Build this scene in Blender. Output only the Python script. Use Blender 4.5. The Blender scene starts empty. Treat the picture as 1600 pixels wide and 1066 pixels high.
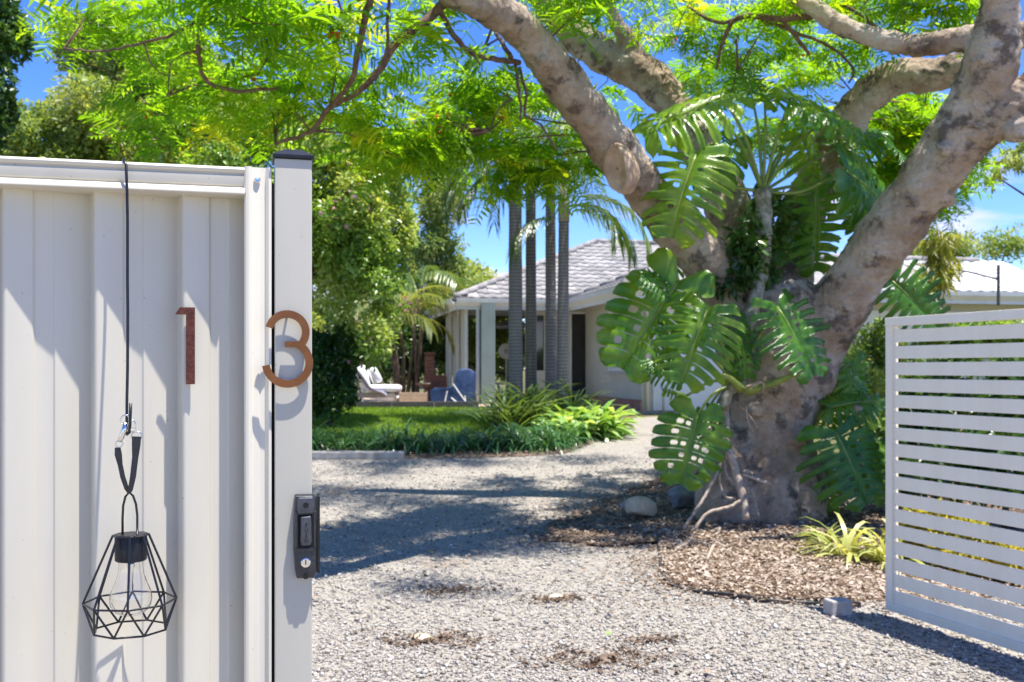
import bpy, bmesh, math, random
import numpy as np
from mathutils import Vector, Matrix

random.seed(7)
rng = np.random.default_rng(11)
S = bpy.context.scene
C = S.collection
R = math.radians

# ------------------------------------------------------------------ camera
F = 1600 * 35.0 / 36.0          # focal length in photo pixels
CAM_Z = 1.47
HOR = 575.0
cam_d = bpy.data.cameras.new('camera')
cam_d.lens = 35.0
cam_d.sensor_width = 36.0
cam_d.shift_y = (HOR - 533.0) / 1600.0
cam_d.clip_start = 0.05
cam_d.clip_end = 2000.0
cam_d.dof.use_dof = True
cam_d.dof.focus_distance = 1.72
cam_d.dof.aperture_fstop = 10.0
cam = bpy.data.objects.new('camera', cam_d)
cam.location = (0, 0, CAM_Z)
cam.rotation_euler = (R(90), 0, 0)
C.objects.link(cam)
S.camera = cam

# ------------------------------------------------------------------ light
SUN_EL = R(75)
hx, hy = 0.85, -0.53
hl = math.hypot(hx, hy); hx /= hl; hy /= hl
SUN = Vector((hx * math.cos(SUN_EL), hy * math.cos(SUN_EL), math.sin(SUN_EL)))
sun_d = bpy.data.lights.new('sun', 'SUN')
sun_d.energy = 5.0
sun_d.angle = R(0.53)
sun_d.color = (1.0, 0.955, 0.88)
sun = bpy.data.objects.new('sun', sun_d)
sun.rotation_euler = (-SUN).to_track_quat('-Z', 'Y').to_euler()
sun.location = SUN * 30
C.objects.link(sun)

W = bpy.data.worlds.new('World')
S.world = W
W.use_nodes = True
nt = W.node_tree
nt.nodes.clear()
wo = nt.nodes.new('ShaderNodeOutputWorld')
bg = nt.nodes.new('ShaderNodeBackground')
sky = nt.nodes.new('ShaderNodeTexSky')
sky.sky_type = 'NISHITA'
sky.sun_disc = False
sky.sun_elevation = SUN_EL
sky.sun_rotation = math.atan2(hx, hy)
sky.altitude = 0
sky.air_density = 0.8
sky.dust_density = 0.1
sky.ozone_density = 4.0
hs = nt.nodes.new('ShaderNodeHueSaturation')
hs.inputs['Hue'].default_value = 0.517
hs.inputs['Saturation'].default_value = 1.28
hs.inputs['Value'].default_value = 0.9
nt.links.new(sky.outputs[0], hs.inputs['Color'])
# streaky fair weather cloud low over the horizon
tc = nt.nodes.new('ShaderNodeTexCoord')
mp = nt.nodes.new('ShaderNodeMapping')
mp.inputs['Scale'].default_value = (2.2, 2.2, 15.0)
mp.inputs['Location'].default_value = (3.1, 1.0, 0.0)
no = nt.nodes.new('ShaderNodeTexNoise')
no.inputs['Scale'].default_value = 1.7
no.inputs['Detail'].default_value = 7
no.inputs['Roughness'].default_value = 0.55
rp = nt.nodes.new('ShaderNodeValToRGB')
rp.color_ramp.elements[0].position = 0.54
rp.color_ramp.elements[1].position = 0.72
sx = nt.nodes.new('ShaderNodeSeparateXYZ')
band = nt.nodes.new('ShaderNodeMapRange')
band.inputs['From Min'].default_value = 0.26
band.inputs['From Max'].default_value = 0.08
mul = nt.nodes.new('ShaderNodeMath'); mul.operation = 'MULTIPLY'
mixc = nt.nodes.new('ShaderNodeMixRGB')
mixc.inputs[2].default_value = (5.3, 4.0, 5.1, 1)
nt.links.new(tc.outputs['Generated'], mp.inputs['Vector'])
nt.links.new(mp.outputs[0], no.inputs['Vector'])
nt.links.new(no.outputs['Fac'], rp.inputs[0])
nt.links.new(tc.outputs['Generated'], sx.inputs[0])
nt.links.new(sx.outputs['Z'], band.inputs['Value'])
nt.links.new(rp.outputs[0], mul.inputs[0])
nt.links.new(band.outputs[0], mul.inputs[1])
nt.links.new(mul.outputs[0], mixc.inputs[0])
nt.links.new(hs.outputs[0], mixc.inputs[1])
nt.links.new(mixc.outputs[0], bg.inputs['Color'])
bg.inputs['Strength'].default_value = 0.15
nt.links.new(bg.outputs[0], wo.inputs['Surface'])

S.view_settings.view_transform = 'Standard'
S.view_settings.look = 'None'
S.view_settings.exposure = 1.05
S.view_settings.gamma = 1.0
S.view_settings.use_curve_mapping = False
S.cycles.max_bounces = 8
S.cycles.diffuse_bounces = 5
S.cycles.transmission_bounces = 8
S.cycles.transparent_max_bounces = 8
S.cycles.sample_clamp_indirect = 6.0
S.cycles.use_denoising = True

# ------------------------------------------------------------------ geometry helpers
def smooth01(t):
    t = min(1.0, max(0.0, t))
    return t * t * (3 - 2 * t)

def gz(y, x=0.0):
    "height of the garden ground; it climbs gently to the house"
    return 0.65 * smooth01((y - 7.5) / 13.5)

def gza(x, y):
    t = np.clip((y - 7.5) / 13.5, 0, 1)
    return 0.65 * t * t * (3 - 2 * t)

def at(px, py, d):
    return Vector(((px - 800) / F * d, d, CAM_Z + (HOR - py) / F * d))

def gnd(px, d):
    return Vector(((px - 800) / F * d, d, gz(d)))

ORG = {}

class MB:
    def __init__(self):
        self.v = []; self.f = []; self.t = []
    def add(self, vs, fs, tint=0.5):
        b = len(self.v)
        self.v.extend([tuple(p) for p in vs])
        for q in fs:
            self.f.append(tuple(i + b for i in q)); self.t.append(tint)
        return self
    def box(self, c, s, M=None, tint=0.5):
        c = Vector(c); hx_, hy_, hz_ = s[0] / 2, s[1] / 2, s[2] / 2
        vs = [Vector((x, y, z)) for x in (-hx_, hx_) for y in (-hy_, hy_) for z in (-hz_, hz_)]
        if M is not None: vs = [M @ p for p in vs]
        vs = [p + c for p in vs]
        return self.add(vs, [(0, 1, 3, 2), (4, 6, 7, 5), (0, 4, 5, 1), (2, 3, 7, 6), (0, 2, 6, 4), (1, 5, 7, 3)], tint)
    def tube(self, pts, rad, n=8, cap=True, tint=0.5, wob=0.0):
        pts = [Vector(p) for p in pts]
        if not hasattr(rad, '__len__'): rad = [rad] * len(pts)
        vs = []; up = None
        for i, p in enumerate(pts):
            if i == 0: d = pts[1] - p
            elif i == len(pts) - 1: d = p - pts[i - 1]
            else: d = pts[i + 1] - pts[i - 1]
            d.normalize()
            if up is None:
                up = Vector((0, 0, 1)) if abs(d.z) < 0.9 else Vector((1, 0, 0))
                a = d.cross(up).normalized()
            else:
                a = (a - d * a.dot(d)).normalized()
            b = d.cross(a)
            for k in range(n):
                w = 2 * math.pi * k / n
                r = rad[i] * (1 + wob * random.uniform(-1, 1))
                vs.append(p + a * (math.cos(w) * r) + b * (math.sin(w) * r))
        fs = []
        for i in range(len(pts) - 1):
            for k in range(n):
                fs.append((i * n + k, i * n + (k + 1) % n, (i + 1) * n + (k + 1) % n, (i + 1) * n + k))
        if cap:
            fs.append(tuple(range(n - 1, -1, -1)))
            e = (len(pts) - 1) * n
            fs.append(tuple(range(e, e + n)))
        return self.add(vs, fs, tint)
    def lathe(self, prof, c, n=20, M=None, tint=0.5, cap=True):
        c = Vector(c); vs = []
        for r, z in prof:
            for k in range(n):
                w = 2 * math.pi * k / n
                p = Vector((r * math.cos(w), r * math.sin(w), z))
                vs.append((M @ p if M is not None else p) + c)
        fs = []
        for i in range(len(prof) - 1):
            for k in range(n):
                fs.append((i * n + k, i * n + (k + 1) % n, (i + 1) * n + (k + 1) % n, (i + 1) * n + k))
        if cap:
            fs.append(tuple(range(n - 1, -1, -1)))
            e = (len(prof) - 1) * n
            fs.append(tuple(range(e, e + n)))
        return self.add(vs, fs, tint)
    def prism(self, poly, o, ax, ay, az, depth):
        "polygon in the ax/ay plane at o, extruded along az by depth"
        o = Vector(o); n = len(poly)
        vs = [o + ax * p[0] + ay * p[1] for p in poly] + [o + ax * p[0] + ay * p[1] + az * depth for p in poly]
        fs = [tuple(range(n - 1, -1, -1)), tuple(range(n, 2 * n))]
        for i in range(n):
            j = (i + 1) % n
            fs.append((i, j, n + j, n + i))
        return self.add(vs, fs)
    def sweep(self, prof, o, au, av, al, length, closed=True):
        "profile (u,v) extruded along al"
        return self.prism(prof, o, au, av, al, length)
    def build(self, name, mat, parent=None, smooth=False, bevel=0.0, tint=False, segs=2, shade_angle=None):
        me = bpy.data.meshes.new(name)
        org = ORG.get(parent.name, Vector((0, 0, 0))) if parent is not None else Vector((0, 0, 0))
        me.from_pydata([(p[0] - org[0], p[1] - org[1], p[2] - org[2]) for p in self.v], [], self.f)
        if tint:
            a = me.attributes.new('tint', 'FLOAT', 'FACE')
            a.data.foreach_set('value', self.t)
        if bevel > 0 or not tint:
            bm = bmesh.new(); bm.from_mesh(me)
            bmesh.ops.recalc_face_normals(bm, faces=bm.faces)
            if bevel > 0:
                es = [e for e in bm.edges if len(e.link_faces) == 2 and e.calc_face_angle(0) > R(30)]
                bmesh.ops.bevel(bm, geom=es, offset=bevel, segments=segs, affect='EDGES', profile=0.6, clamp_overlap=True)
            bm.to_mesh(me); bm.free()
        if smooth:
            me.polygons.foreach_set('use_smooth', [True] * len(me.polygons))
            if shade_angle is not None:
                try: me.set_sharp_from_angle(angle=R(shade_angle))
                except Exception: pass
        me.materials.append(mat)
        o = bpy.data.objects.new(name, me)
        C.objects.link(o)
        if parent is not None: o.parent = parent
        return o

def npmesh(name, V, Fc, mat, parent=None, tint=None, smooth=False, kind=None):
    "big meshes from numpy arrays; Fc is an (n,k) array of equal-sized faces"
    me = bpy.data.meshes.new(name)
    org = ORG.get(parent.name, Vector((0, 0, 0))) if parent is not None else Vector((0, 0, 0))
    V = np.asarray(V, dtype=np.float32) - np.array(org, dtype=np.float32)
    Fc = np.asarray(Fc, dtype=np.int32)
    n, k = Fc.shape
    me.vertices.add(len(V)); me.vertices.foreach_set('co', V.ravel())
    me.loops.add(n * k); me.loops.foreach_set('vertex_index', Fc.ravel())
    me.polygons.add(n)
    me.polygons.foreach_set('loop_start', np.arange(0, n * k, k, dtype=np.int32))
    me.update(calc_edges=True)
    if tint is not None:
        a = me.attributes.new('tint', 'FLOAT', 'FACE')
        a.data.foreach_set('value', np.asarray(tint, dtype=np.float32))
    if smooth:
        me.polygons.foreach_set('use_smooth', np.ones(n, dtype=bool))
    me.materials.append(mat)
    o = bpy.data.objects.new(name, me)
    C.objects.link(o)
    if parent is not None: o.parent = parent
    if kind: o['kind'] = kind
    return o

def tag(o, label, cat, group=None):
    o['label'] = label; o['category'] = cat
    if group: o['group'] = group
    return o

def thing(name, label, cat, loc=(0, 0, 0), group=None):
    o = bpy.data.objects.new(name, None)
    o.empty_display_size = 0.1
    C.objects.link(o)
    o.location = loc
    ORG[o.name] = Vector(loc)
    return tag(o, label, cat, group)

def struct(o):
    o['kind'] = 'structure'; return o

def copy_tree(o, parent=None):
    c = o.copy(); C.objects.link(c); c.parent = parent
    for ch in list(o.children): copy_tree(ch, c)
    return c

def unit(a):
    return a / np.maximum(np.linalg.norm(a, axis=-1, keepdims=True), 1e-9)

# ------------------------------------------------------------------ materials
def newmat(name):
    m = bpy.data.materials.new(name); m.use_nodes = True
    n = m.node_tree; n.nodes.clear()
    out = n.nodes.new('ShaderNodeOutputMaterial')
    p = n.nodes.new('ShaderNodeBsdfPrincipled')
    n.links.new(p.outputs[0], out.inputs[0])
    return m, n, p, out

def ramp(n, stops):
    r = n.nodes.new('ShaderNodeValToRGB')
    e = r.color_ramp.elements
    while len(e) < len(stops): e.new(0.5)
    for k, (pos, col) in enumerate(stops):
        e[k].position = pos; e[k].color = (*col, 1)
    return r

def noise(n, scale, detail=5, rough=0.55, coord='Object', stretch=None):
    t = n.nodes.new('ShaderNodeTexCoord')
    x = n.nodes.new('ShaderNodeTexNoise')
    x.inputs['Scale'].default_value = scale
    x.inputs['Detail'].default_value = detail
    x.inputs['Roughness'].default_value = rough
    if stretch:
        m = n.nodes.new('ShaderNodeMapping'); m.inputs['Scale'].default_value = stretch
        n.links.new(t.outputs[coord], m.inputs[0]); n.links.new(m.outputs[0], x.inputs['Vector'])
    else:
        n.links.new(t.outputs[coord], x.inputs['Vector'])
    return x

def mat(name, c1, c2=None, scale=8, rough=0.5, spec=0.5, metal=0.0, bump=0.0, bscale=60, stretch=None, lo=0.35, hi=0.65, coat=0.0):
    m, n, p, out = newmat(name)
    if c2 is None:
        p.inputs['Base Color'].default_value = (*c1, 1)
    else:
        x = noise(n, scale, stretch=stretch)
        r = ramp(n, [(lo, c1), (hi, c2)])
        n.links.new(x.outputs['Fac'], r.inputs[0]); n.links.new(r.outputs[0], p.inputs['Base Color'])
    p.inputs['Roughness'].default_value = rough
    p.inputs['Specular IOR Level'].default_value = spec
    p.inputs['Metallic'].default_value = metal
    if coat: p.inputs['Coat Weight'].default_value = coat
    if bump:
        x = noise(n, bscale, 6, stretch=stretch)
        b = n.nodes.new('ShaderNodeBump')
        b.inputs['Strength'].default_value = bump; b.inputs['Distance'].default_value = 0.02
        n.links.new(x.outputs['Fac'], b.inputs['Height']); n.links.new(b.outputs[0], p.inputs['Normal'])
    return m

def weathered(name, c1, c2, rough):
    "painted steel with faint dust streaks and specks"
    m, n, p, out = newmat(name)
    a = noise(n, 9, 6, .6, stretch=(1, 1, .12)); r = ramp(n, [(.35, c1), (.65, c2)]); n.links.new(a.outputs['Fac'], r.inputs[0])
    b = noise(n, 130, 2, .5); r2 = ramp(n, [(.735, (0, 0, 0)), (.775, (.55, .55, .55))]); n.links.new(b.outputs['Fac'], r2.inputs[0])
    mx = n.nodes.new('ShaderNodeMixRGB'); mx.inputs[2].default_value = (.24, .20, .155, 1)
    n.links.new(r2.outputs[0], mx.inputs[0]); n.links.new(r.outputs[0], mx.inputs[1]); n.links.new(mx.outputs[0], p.inputs['Base Color'])
    rr_ = ramp(n, [(.3, (rough - .06,) * 3), (.7, (rough + .12,) * 3)]); n.links.new(a.outputs['Fac'], rr_.inputs[0]); n.links.new(rr_.outputs[0], p.inputs['Roughness'])
    p.inputs['Specular IOR Level'].default_value = .5
    return m

def leafmat(name, stops, trans=0.45, tcol=None, rough=0.45, spec=0.4):
    "leaf colour differs from leaf to leaf (face attribute), part of the light passes through"
    m, n, p, out = newmat(name)
    a = n.nodes.new('ShaderNodeAttribute'); a.attribute_name = 'tint'
    r = ramp(n, stops)
    n.links.new(a.outputs['Fac'], r.inputs[0])
    n.links.new(r.outputs[0], p.inputs['Base Color'])
    p.inputs['Roughness'].default_value = rough
    p.inputs['Specular IOR Level'].default_value = spec
    t = n.nodes.new('ShaderNodeBsdfTranslucent')
    mm = n.nodes.new('ShaderNodeMixRGB'); mm.blend_type = 'MULTIPLY'; mm.inputs[0].default_value = 1
    mm.inputs[2].default_value = (*(tcol or (1.9, 1.7, 0.7)), 1)
    n.links.new(r.outputs[0], mm.inputs[1]); n.links.new(mm.outputs[0], t.inputs['Color'])
    x = n.nodes.new('ShaderNodeMixShader'); x.inputs[0].default_value = trans
    n.links.new(p.outputs[0], x.inputs[1]); n.links.new(t.outputs[0], x.inputs[2])
    n.links.new(x.outputs[0], out.inputs[0])
    return m

M = {}
M['cream_steel'] = weathered('cream_steel', (0.56, 0.52, 0.425), (0.61, 0.57, 0.47), .38)
M['post_paint'] = weathered('post_paint', (0.43, 0.405, 0.335), (0.465, 0.44, 0.37), .44)
M['gate_paint'] = weathered('gate_paint', (0.80, 0.725, 0.585), (0.85, 0.775, 0.635), .44)
M['black_plastic'] = mat('black_plastic', (0.006, 0.007, 0.010), (0.012, 0.013, 0.017), 60, rough=0.42, spec=0.35, bump=0.03, bscale=400)
M['latch_alloy'] = mat('latch_alloy', (0.022, 0.023, 0.028), (0.04, 0.041, 0.048), 150, rough=0.33, spec=0.6, metal=0.3, bump=0.05, bscale=900)
M['latch_button'] = mat('latch_button', (0.06, 0.063, 0.076), (0.085, 0.088, 0.10), 120, rough=0.35, metal=0.5, bump=0.05, bscale=900)
M['chrome'] = mat('chrome', (0.72, 0.72, 0.70), rough=0.16, metal=1.0)
M['dark_hole'] = mat('dark_hole', (0.004, 0.004, 0.004), rough=0.8)
M['copper'] = mat('copper', (0.20, 0.075, 0.030), (0.27, 0.105, 0.040), 30, rough=0.34, metal=0.75, bump=0.05, bscale=300)
M['hammered_copper'] = mat('hammered_copper', (0.09, 0.028, 0.018), (0.17, 0.055, 0.033), 90, rough=0.42, metal=0.55, bump=0.28, bscale=140)
M['black_wire'] = mat('black_wire', (0.005, 0.0055, 0.007), (0.010, 0.010, 0.012), 80, rough=0.33, spec=0.5)
M['leather'] = mat('leather', (0.009, 0.009, 0.011), (0.018, 0.018, 0.021), 60, rough=0.40, spec=0.5, bump=0.15, bscale=250)
M['gravel'] = None
M['stone'] = leafmat('gravel_stone', [(0.0, (0.09, 0.07, 0.052)), (0.25, (0.25, 0.225, 0.195)), (0.7, (0.37, 0.345, 0.31)), (1.0, (0.55, 0.52, 0.48))], trans=0.0, rough=0.8, spec=0.2)
M['litter'] = leafmat('leaf_litter', [(0.0, (0.055, 0.036, 0.026)), (0.35, (0.17, 0.115, 0.08)), (0.7, (0.33, 0.25, 0.185)), (1.0, (0.50, 0.42, 0.34))], trans=0.15, tcol=(1.2, 1, .8), rough=0.7, spec=0.2)
M['poinciana'] = leafmat('poinciana_leaf', [(0.0, (0.06, 0.16, 0.012)), (0.5, (0.135, 0.275, 0.016)), (0.85, (0.23, 0.36, 0.02)), (1.0, (0.36, 0.40, 0.03))], trans=0.66, tcol=(2.5, 2.15, 0.55), rough=0.5, spec=0.3)
M['hedge'] = leafmat('hedge_leaf', [(0.0, (0.104, 0.208, 0.033)), (0.5, (0.221, 0.351, 0.065)), (1.0, (0.442, 0.494, 0.169))], trans=0.42, rough=0.32, spec=0.6)
M['dark_leaf'] = leafmat('dark_leaf', [(0.0, (0.022, 0.065, 0.015)), (0.5, (0.045, 0.11, 0.022)), (1.0, (0.09, 0.17, 0.03))], trans=0.3, rough=0.35, spec=0.5)
M['olive_leaf'] = leafmat('olive_leaf', [(0.0, (0.112, 0.188, 0.044)), (0.5, (0.225, 0.312, 0.075)), (1.0, (0.400, 0.438, 0.163))], trans=0.42, rough=0.4, spec=0.4)
M['yellow_leaf'] = leafmat('yellow_leaf', [(0.0, (0.16, 0.19, 0.03)), (0.5, (0.26, 0.27, 0.04)), (1.0, (0.42, 0.36, 0.06))], trans=0.45, rough=0.4, spec=0.4)
M['palm_leaf'] = leafmat('palm_leaf', [(0.0, (0.05, 0.10, 0.03)), (0.5, (0.095, 0.165, 0.045)), (1.0, (0.17, 0.23, 0.07))], trans=0.35, rough=0.35, spec=0.5)
M['cane_leaf'] = leafmat('cane_palm_leaf', [(0.0, (0.09, 0.14, 0.04)), (0.5, (0.17, 0.22, 0.07)), (1.0, (0.32, 0.30, 0.09))], trans=0.4, rough=0.35, spec=0.5)
M['liriope'] = leafmat('liriope_leaf', [(0.0, (0.037, 0.106, 0.037)), (0.6, (0.075, 0.188, 0.056)), (1.0, (0.175, 0.312, 0.112))], trans=0.25, rough=0.28, spec=0.6)
M['bromeliad'] = leafmat('bromeliad_leaf', [(0.0, (0.096, 0.216, 0.036)), (0.5, (0.216, 0.384, 0.072)), (1.0, (0.480, 0.600, 0.264))], trans=0.35, rough=0.3, spec=0.5)
M['variegated'] = leafmat('variegated_leaf', [(0.0, (0.16, 0.24, 0.05)), (0.5, (0.44, 0.46, 0.14)), (1.0, (0.62, 0.60, 0.32))], trans=0.3, rough=0.35, spec=0.5)
M['lawn_blade'] = leafmat('lawn_blade', [(0.0, (0.10, 0.20, 0.02)), (0.5, (0.20, 0.33, 0.03)), (1.0, (0.34, 0.42, 0.07))], trans=0.3, rough=0.5, spec=0.3)
M['pink_petal'] = leafmat('pink_petal', [(0.0, (0.55, 0.20, 0.30)), (1.0, (0.75, 0.45, 0.50))], trans=0.4, tcol=(1.2, 1, 1), rough=0.6, spec=0.2)
M['red_petal'] = leafmat('red_petal', [(0.0, (0.55, 0.05, 0.01)), (1.0, (0.75, 0.16, 0.02))], trans=0.4, tcol=(1.2, 1, 1), rough=0.5, spec=0.3)
M['twig'] = mat('twig_bark', (0.10, 0.06, 0.04), (0.19, 0.125, 0.085), 25, rough=0.85, spec=0.2, bump=0.3, bscale=60)
M['dark_bark'] = mat('dark_bark', (0.06, 0.045, 0.035), (0.14, 0.105, 0.08), 14, rough=0.9, spec=0.15, bump=0.4, bscale=40)
M['root'] = mat('aerial_root', (0.25, 0.19, 0.14), (0.45, 0.38, 0.31), 30, rough=0.85, spec=0.2, bump=0.4, bscale=80)
M['petiole'] = mat('petiole_green', (0.14, 0.20, 0.035), (0.22, 0.27, 0.05), 12, rough=0.35, spec=0.5)
M['stem_pale'] = mat('creeper_stem', (0.12, 0.11, 0.06), (0.36, 0.34, 0.27), 18, rough=0.7, bump=0.3, bscale=50)
M['wall'] = mat('render_wall', (0.47, 0.46, 0.385), (0.51, 0.50, 0.42), 2, rough=0.8, spec=0.25, bump=0.08, bscale=90)
M['wall_white'] = mat('white_wall', (0.68, 0.68, 0.68), (0.74, 0.74, 0.74), 3, rough=0.6, spec=0.35)
M['post_blue'] = mat('grey_green_render', (0.17, 0.215, 0.21), (0.20, 0.245, 0.24), 3, rough=0.75, spec=0.25)
M['trim'] = mat('white_trim', (0.66, 0.65, 0.62), (0.72, 0.71, 0.68), 4, rough=0.45, spec=0.4)
M['tile'] = mat('roof_tile', (0.21, 0.20, 0.19), (0.33, 0.31, 0.295), 3.0, rough=0.72, spec=0.3, bump=0.1, bscale=60)
M['glass_dark'] = mat('dark_glass', (0.02, 0.024, 0.028), rough=0.06, spec=0.8)
M['door_dark'] = mat('dark_door', (0.02, 0.02, 0.02), (0.03, 0.028, 0.026), 9, rough=0.4)
M['curtain'] = mat('pale_curtain', (0.42, 0.42, 0.42), (0.52, 0.52, 0.52), 5, rough=0.9)
M['paver'] = mat('brick_paver', (0.30, 0.14, 0.10), (0.42, 0.24, 0.18), 8, rough=0.85, spec=0.2, bump=0.2, bscale=50)
M['brick'] = mat('red_brick', (0.26, 0.10, 0.07), (0.40, 0.19, 0.14), 6, rough=0.9, spec=0.2, bump=0.2, bscale=60)
M['sleeper'] = mat('dark_timber', (0.035, 0.034, 0.036), (0.085, 0.08, 0.078), 5, rough=0.7, stretch=(1, 12, 12), bump=0.3, bscale=30)
M['crate_wood'] = mat('crate_wood', (0.36, 0.25, 0.16), (0.50, 0.38, 0.27), 6, rough=0.7, stretch=(2, 10, 14), bump=0.2, bscale=30)
M['edging'] = mat('black_edging', (0.018, 0.018, 0.02), (0.035, 0.034, 0.034), 12, rough=0.6)
M['concrete'] = mat('concrete', (0.34, 0.32, 0.30), (0.46, 0.44, 0.42), 12, rough=0.9, spec=0.2, bump=0.3, bscale=60)
M['sandstone'] = mat('sandstone', (0.46, 0.36, 0.24), (0.62, 0.53, 0.41), 7, rough=0.85, spec=0.2, bump=0.5, bscale=18)
M['bluestone'] = mat('bluestone', (0.13, 0.145, 0.17), (0.29, 0.305, 0.335), 6, rough=0.75, spec=0.3, bump=0.5, bscale=18)
M['white_cushion'] = mat('white_cushion', (0.72, 0.71, 0.72), (0.78, 0.77, 0.78), 6, rough=0.9, bump=0.2, bscale=40)
M['mauve_throw'] = mat('mauve_throw', (0.12, 0.115, 0.16), (0.27, 0.26, 0.33), 12, rough=0.95, bump=0.3, bscale=50)
M['wicker'] = mat('wicker', (0.20, 0.17, 0.15), (0.34, 0.30, 0.27), 40, rough=0.7, bump=0.5, bscale=90)
M['blue_cover'] = mat('blue_cover', (0.006, 0.024, 0.085), (0.016, 0.05, 0.15), 9, rough=0.6, bump=0.5, bscale=12)
M['white_plastic'] = mat('white_plastic', (0.75, 0.75, 0.75), rough=0.4)
M['grey_metal'] = mat('grey_metal', (0.42, 0.42, 0.42), rough=0.4, metal=0.3)
M['terracotta'] = mat('dark_glaze', (0.07, 0.05, 0.045), (0.13, 0.09, 0.07), 9, rough=0.5)
M['slab'] = mat('slab', (0.30, 0.27, 0.24), (0.45, 0.42, 0.38), 7, rough=0.9, bump=0.2, bscale=30)

def palm_trunk_mat():
    m, n, p, out = newmat('palm_trunk')
    t = n.nodes.new('ShaderNodeTexCoord')
    w = n.nodes.new('ShaderNodeTexWave'); w.wave_type = 'BANDS'; w.bands_direction = 'Z'
    w.inputs['Scale'].default_value = 5.5; w.inputs['Distortion'].default_value = 3.5; w.inputs['Detail'].default_value = 5
    n.links.new(t.outputs['Object'], w.inputs['Vector'])
    r = ramp(n, [(0.0, (0.13, 0.105, 0.10)), (0.3, (0.17, 0.145, 0.14)), (1.0, (0.235, 0.205, 0.195))])
    n.links.new(w.outputs['Fac'], r.inputs[0]); n.links.new(r.outputs[0], p.inputs['Base Color'])
    p.inputs['Roughness'].default_value = 0.85
    b = n.nodes.new('ShaderNodeBump'); b.inputs['Strength'].default_value = 0.4
    n.links.new(w.outputs['Fac'], b.inputs['Height']); n.links.new(b.outputs[0], p.inputs['Normal'])
    return m
M['palm_trunk'] = palm_trunk_mat()

def bark_mat():
    m, n, p, out = newmat('poinciana_bark')
    a = noise(n, 2.2, 8, 0.62)
    r1 = ramp(n, [(0.30, (0.21, 0.14, 0.095)), (0.43, (0.40, 0.295, 0.21)), (0.54, (0.52, 0.42, 0.325)), (0.66, (0.59, 0.52, 0.44))])
    n.links.new(a.outputs['Fac'], r1.inputs[0])
    b = noise(n, 4.6, 9, 0.68)
    r2 = ramp(n, [(0.51, (0, 0, 0)), (0.60, (.85, .85, .85))])
    n.links.new(b.outputs['Fac'], r2.inputs[0])
    mx = n.nodes.new('ShaderNodeMixRGB'); mx.inputs[2].default_value = (0.115, 0.088, 0.07, 1)
    n.links.new(r2.outputs[0], mx.inputs[0]); n.links.new(r1.outputs[0], mx.inputs[1])
    c = noise(n, 26, 5, 0.7)
    r3 = ramp(n, [(0.63, (0, 0, 0)), (0.72, (1, 1, 1))])
    n.links.new(c.outputs['Fac'], r3.inputs[0])
    mx2 = n.nodes.new('ShaderNodeMixRGB'); mx2.inputs[2].default_value = (0.50, 0.48, 0.44, 1)
    n.links.new(r3.outputs[0], mx2.inputs[0]); n.links.new(mx.outputs[0], mx2.inputs[1])
    n.links.new(mx2.outputs[0], p.inputs['Base Color'])
    p.inputs['Roughness'].default_value = 0.82
    p.inputs['Specular IOR Level'].default_value = 0.25
    h = noise(n, 14, 9, 0.68)
    tcc = n.nodes.new('ShaderNodeTexCoord'); mpp = n.nodes.new('ShaderNodeMapping'); mpp.inputs['Scale'].default_value = (1, 1, 2.2)
    vo = n.nodes.new('ShaderNodeTexVoronoi'); vo.feature = 'DISTANCE_TO_EDGE'; vo.inputs['Scale'].default_value = 11
    wn = noise(n, 6, 4); wm = n.nodes.new('ShaderNodeMixRGB'); wm.inputs[0].default_value = .12
    n.links.new(tcc.outputs['Object'], mpp.inputs[0]); n.links.new(mpp.outputs[0], wm.inputs[1]); n.links.new(wn.outputs['Color'], wm.inputs[2]); n.links.new(wm.outputs[0], vo.inputs['Vector'])
    cr = ramp(n, [(0.0, (0, 0, 0)), (0.035, (1, 1, 1))]); n.links.new(vo.outputs['Distance'], cr.inputs[0])
    hm = n.nodes.new('ShaderNodeMath'); hm.operation = 'MULTIPLY_ADD'; hm.inputs[1].default_value = .085
    n.links.new(cr.outputs[0], hm.inputs[0]); n.links.new(h.outputs['Fac'], hm.inputs[2])
    bp = n.nodes.new('ShaderNodeBump'); bp.inputs['Strength'].default_value = 1.0; bp.inputs['Distance'].default_value = 0.06
    n.links.new(hm.outputs[0], bp.inputs['Height']); n.links.new(bp.outputs[0], p.inputs['Normal'])
    return m
M['bark'] = bark_mat()

def gravel_mat():
    m, n, p, out = newmat('gravel_bed')
    t = n.nodes.new('ShaderNodeTexCoord')
    v = n.nodes.new('ShaderNodeTexVoronoi'); v.inputs['Scale'].default_value = 55
    n.links.new(t.outputs['Object'], v.inputs['Vector'])
    r = ramp(n, [(0.0, (0.19, 0.165, 0.135)), (0.4, (0.27, 0.245, 0.21)), (1.0, (0.35, 0.32, 0.285))])
    sp = n.nodes.new('ShaderNodeSeparateColor'); n.links.new(v.outputs['Color'], sp.inputs[0])
    n.links.new(sp.outputs[0], r.inputs[0])
    a = noise(n, 0.9, 6, 0.65)
    r2 = ramp(n, [(0.60, (0, 0, 0)), (0.74, (1, 1, 1))])
    n.links.new(a.outputs['Fac'], r2.inputs[0])
    mx = n.nodes.new('ShaderNodeMixRGB'); mx.inputs[2].default_value = (0.19, 0.125, 0.075, 1)
    n.links.new(r2.outputs[0], mx.inputs[0]); n.links.new(r.outputs[0], mx.inputs[1])
    n.links.new(mx.outputs[0], p.inputs['Base Color'])
    p.inputs['Roughness'].default_value = 0.9; p.inputs['Specular IOR Level'].default_value = 0.2
    b = n.nodes.new('ShaderNodeBump'); b.inputs['Strength'].default_value = 0.6; b.inputs['Distance'].default_value = 0.012
    n.links.new(v.outputs['Distance'], b.inputs['Height']); n.links.new(b.outputs[0], p.inputs['Normal'])
    return m
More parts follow.
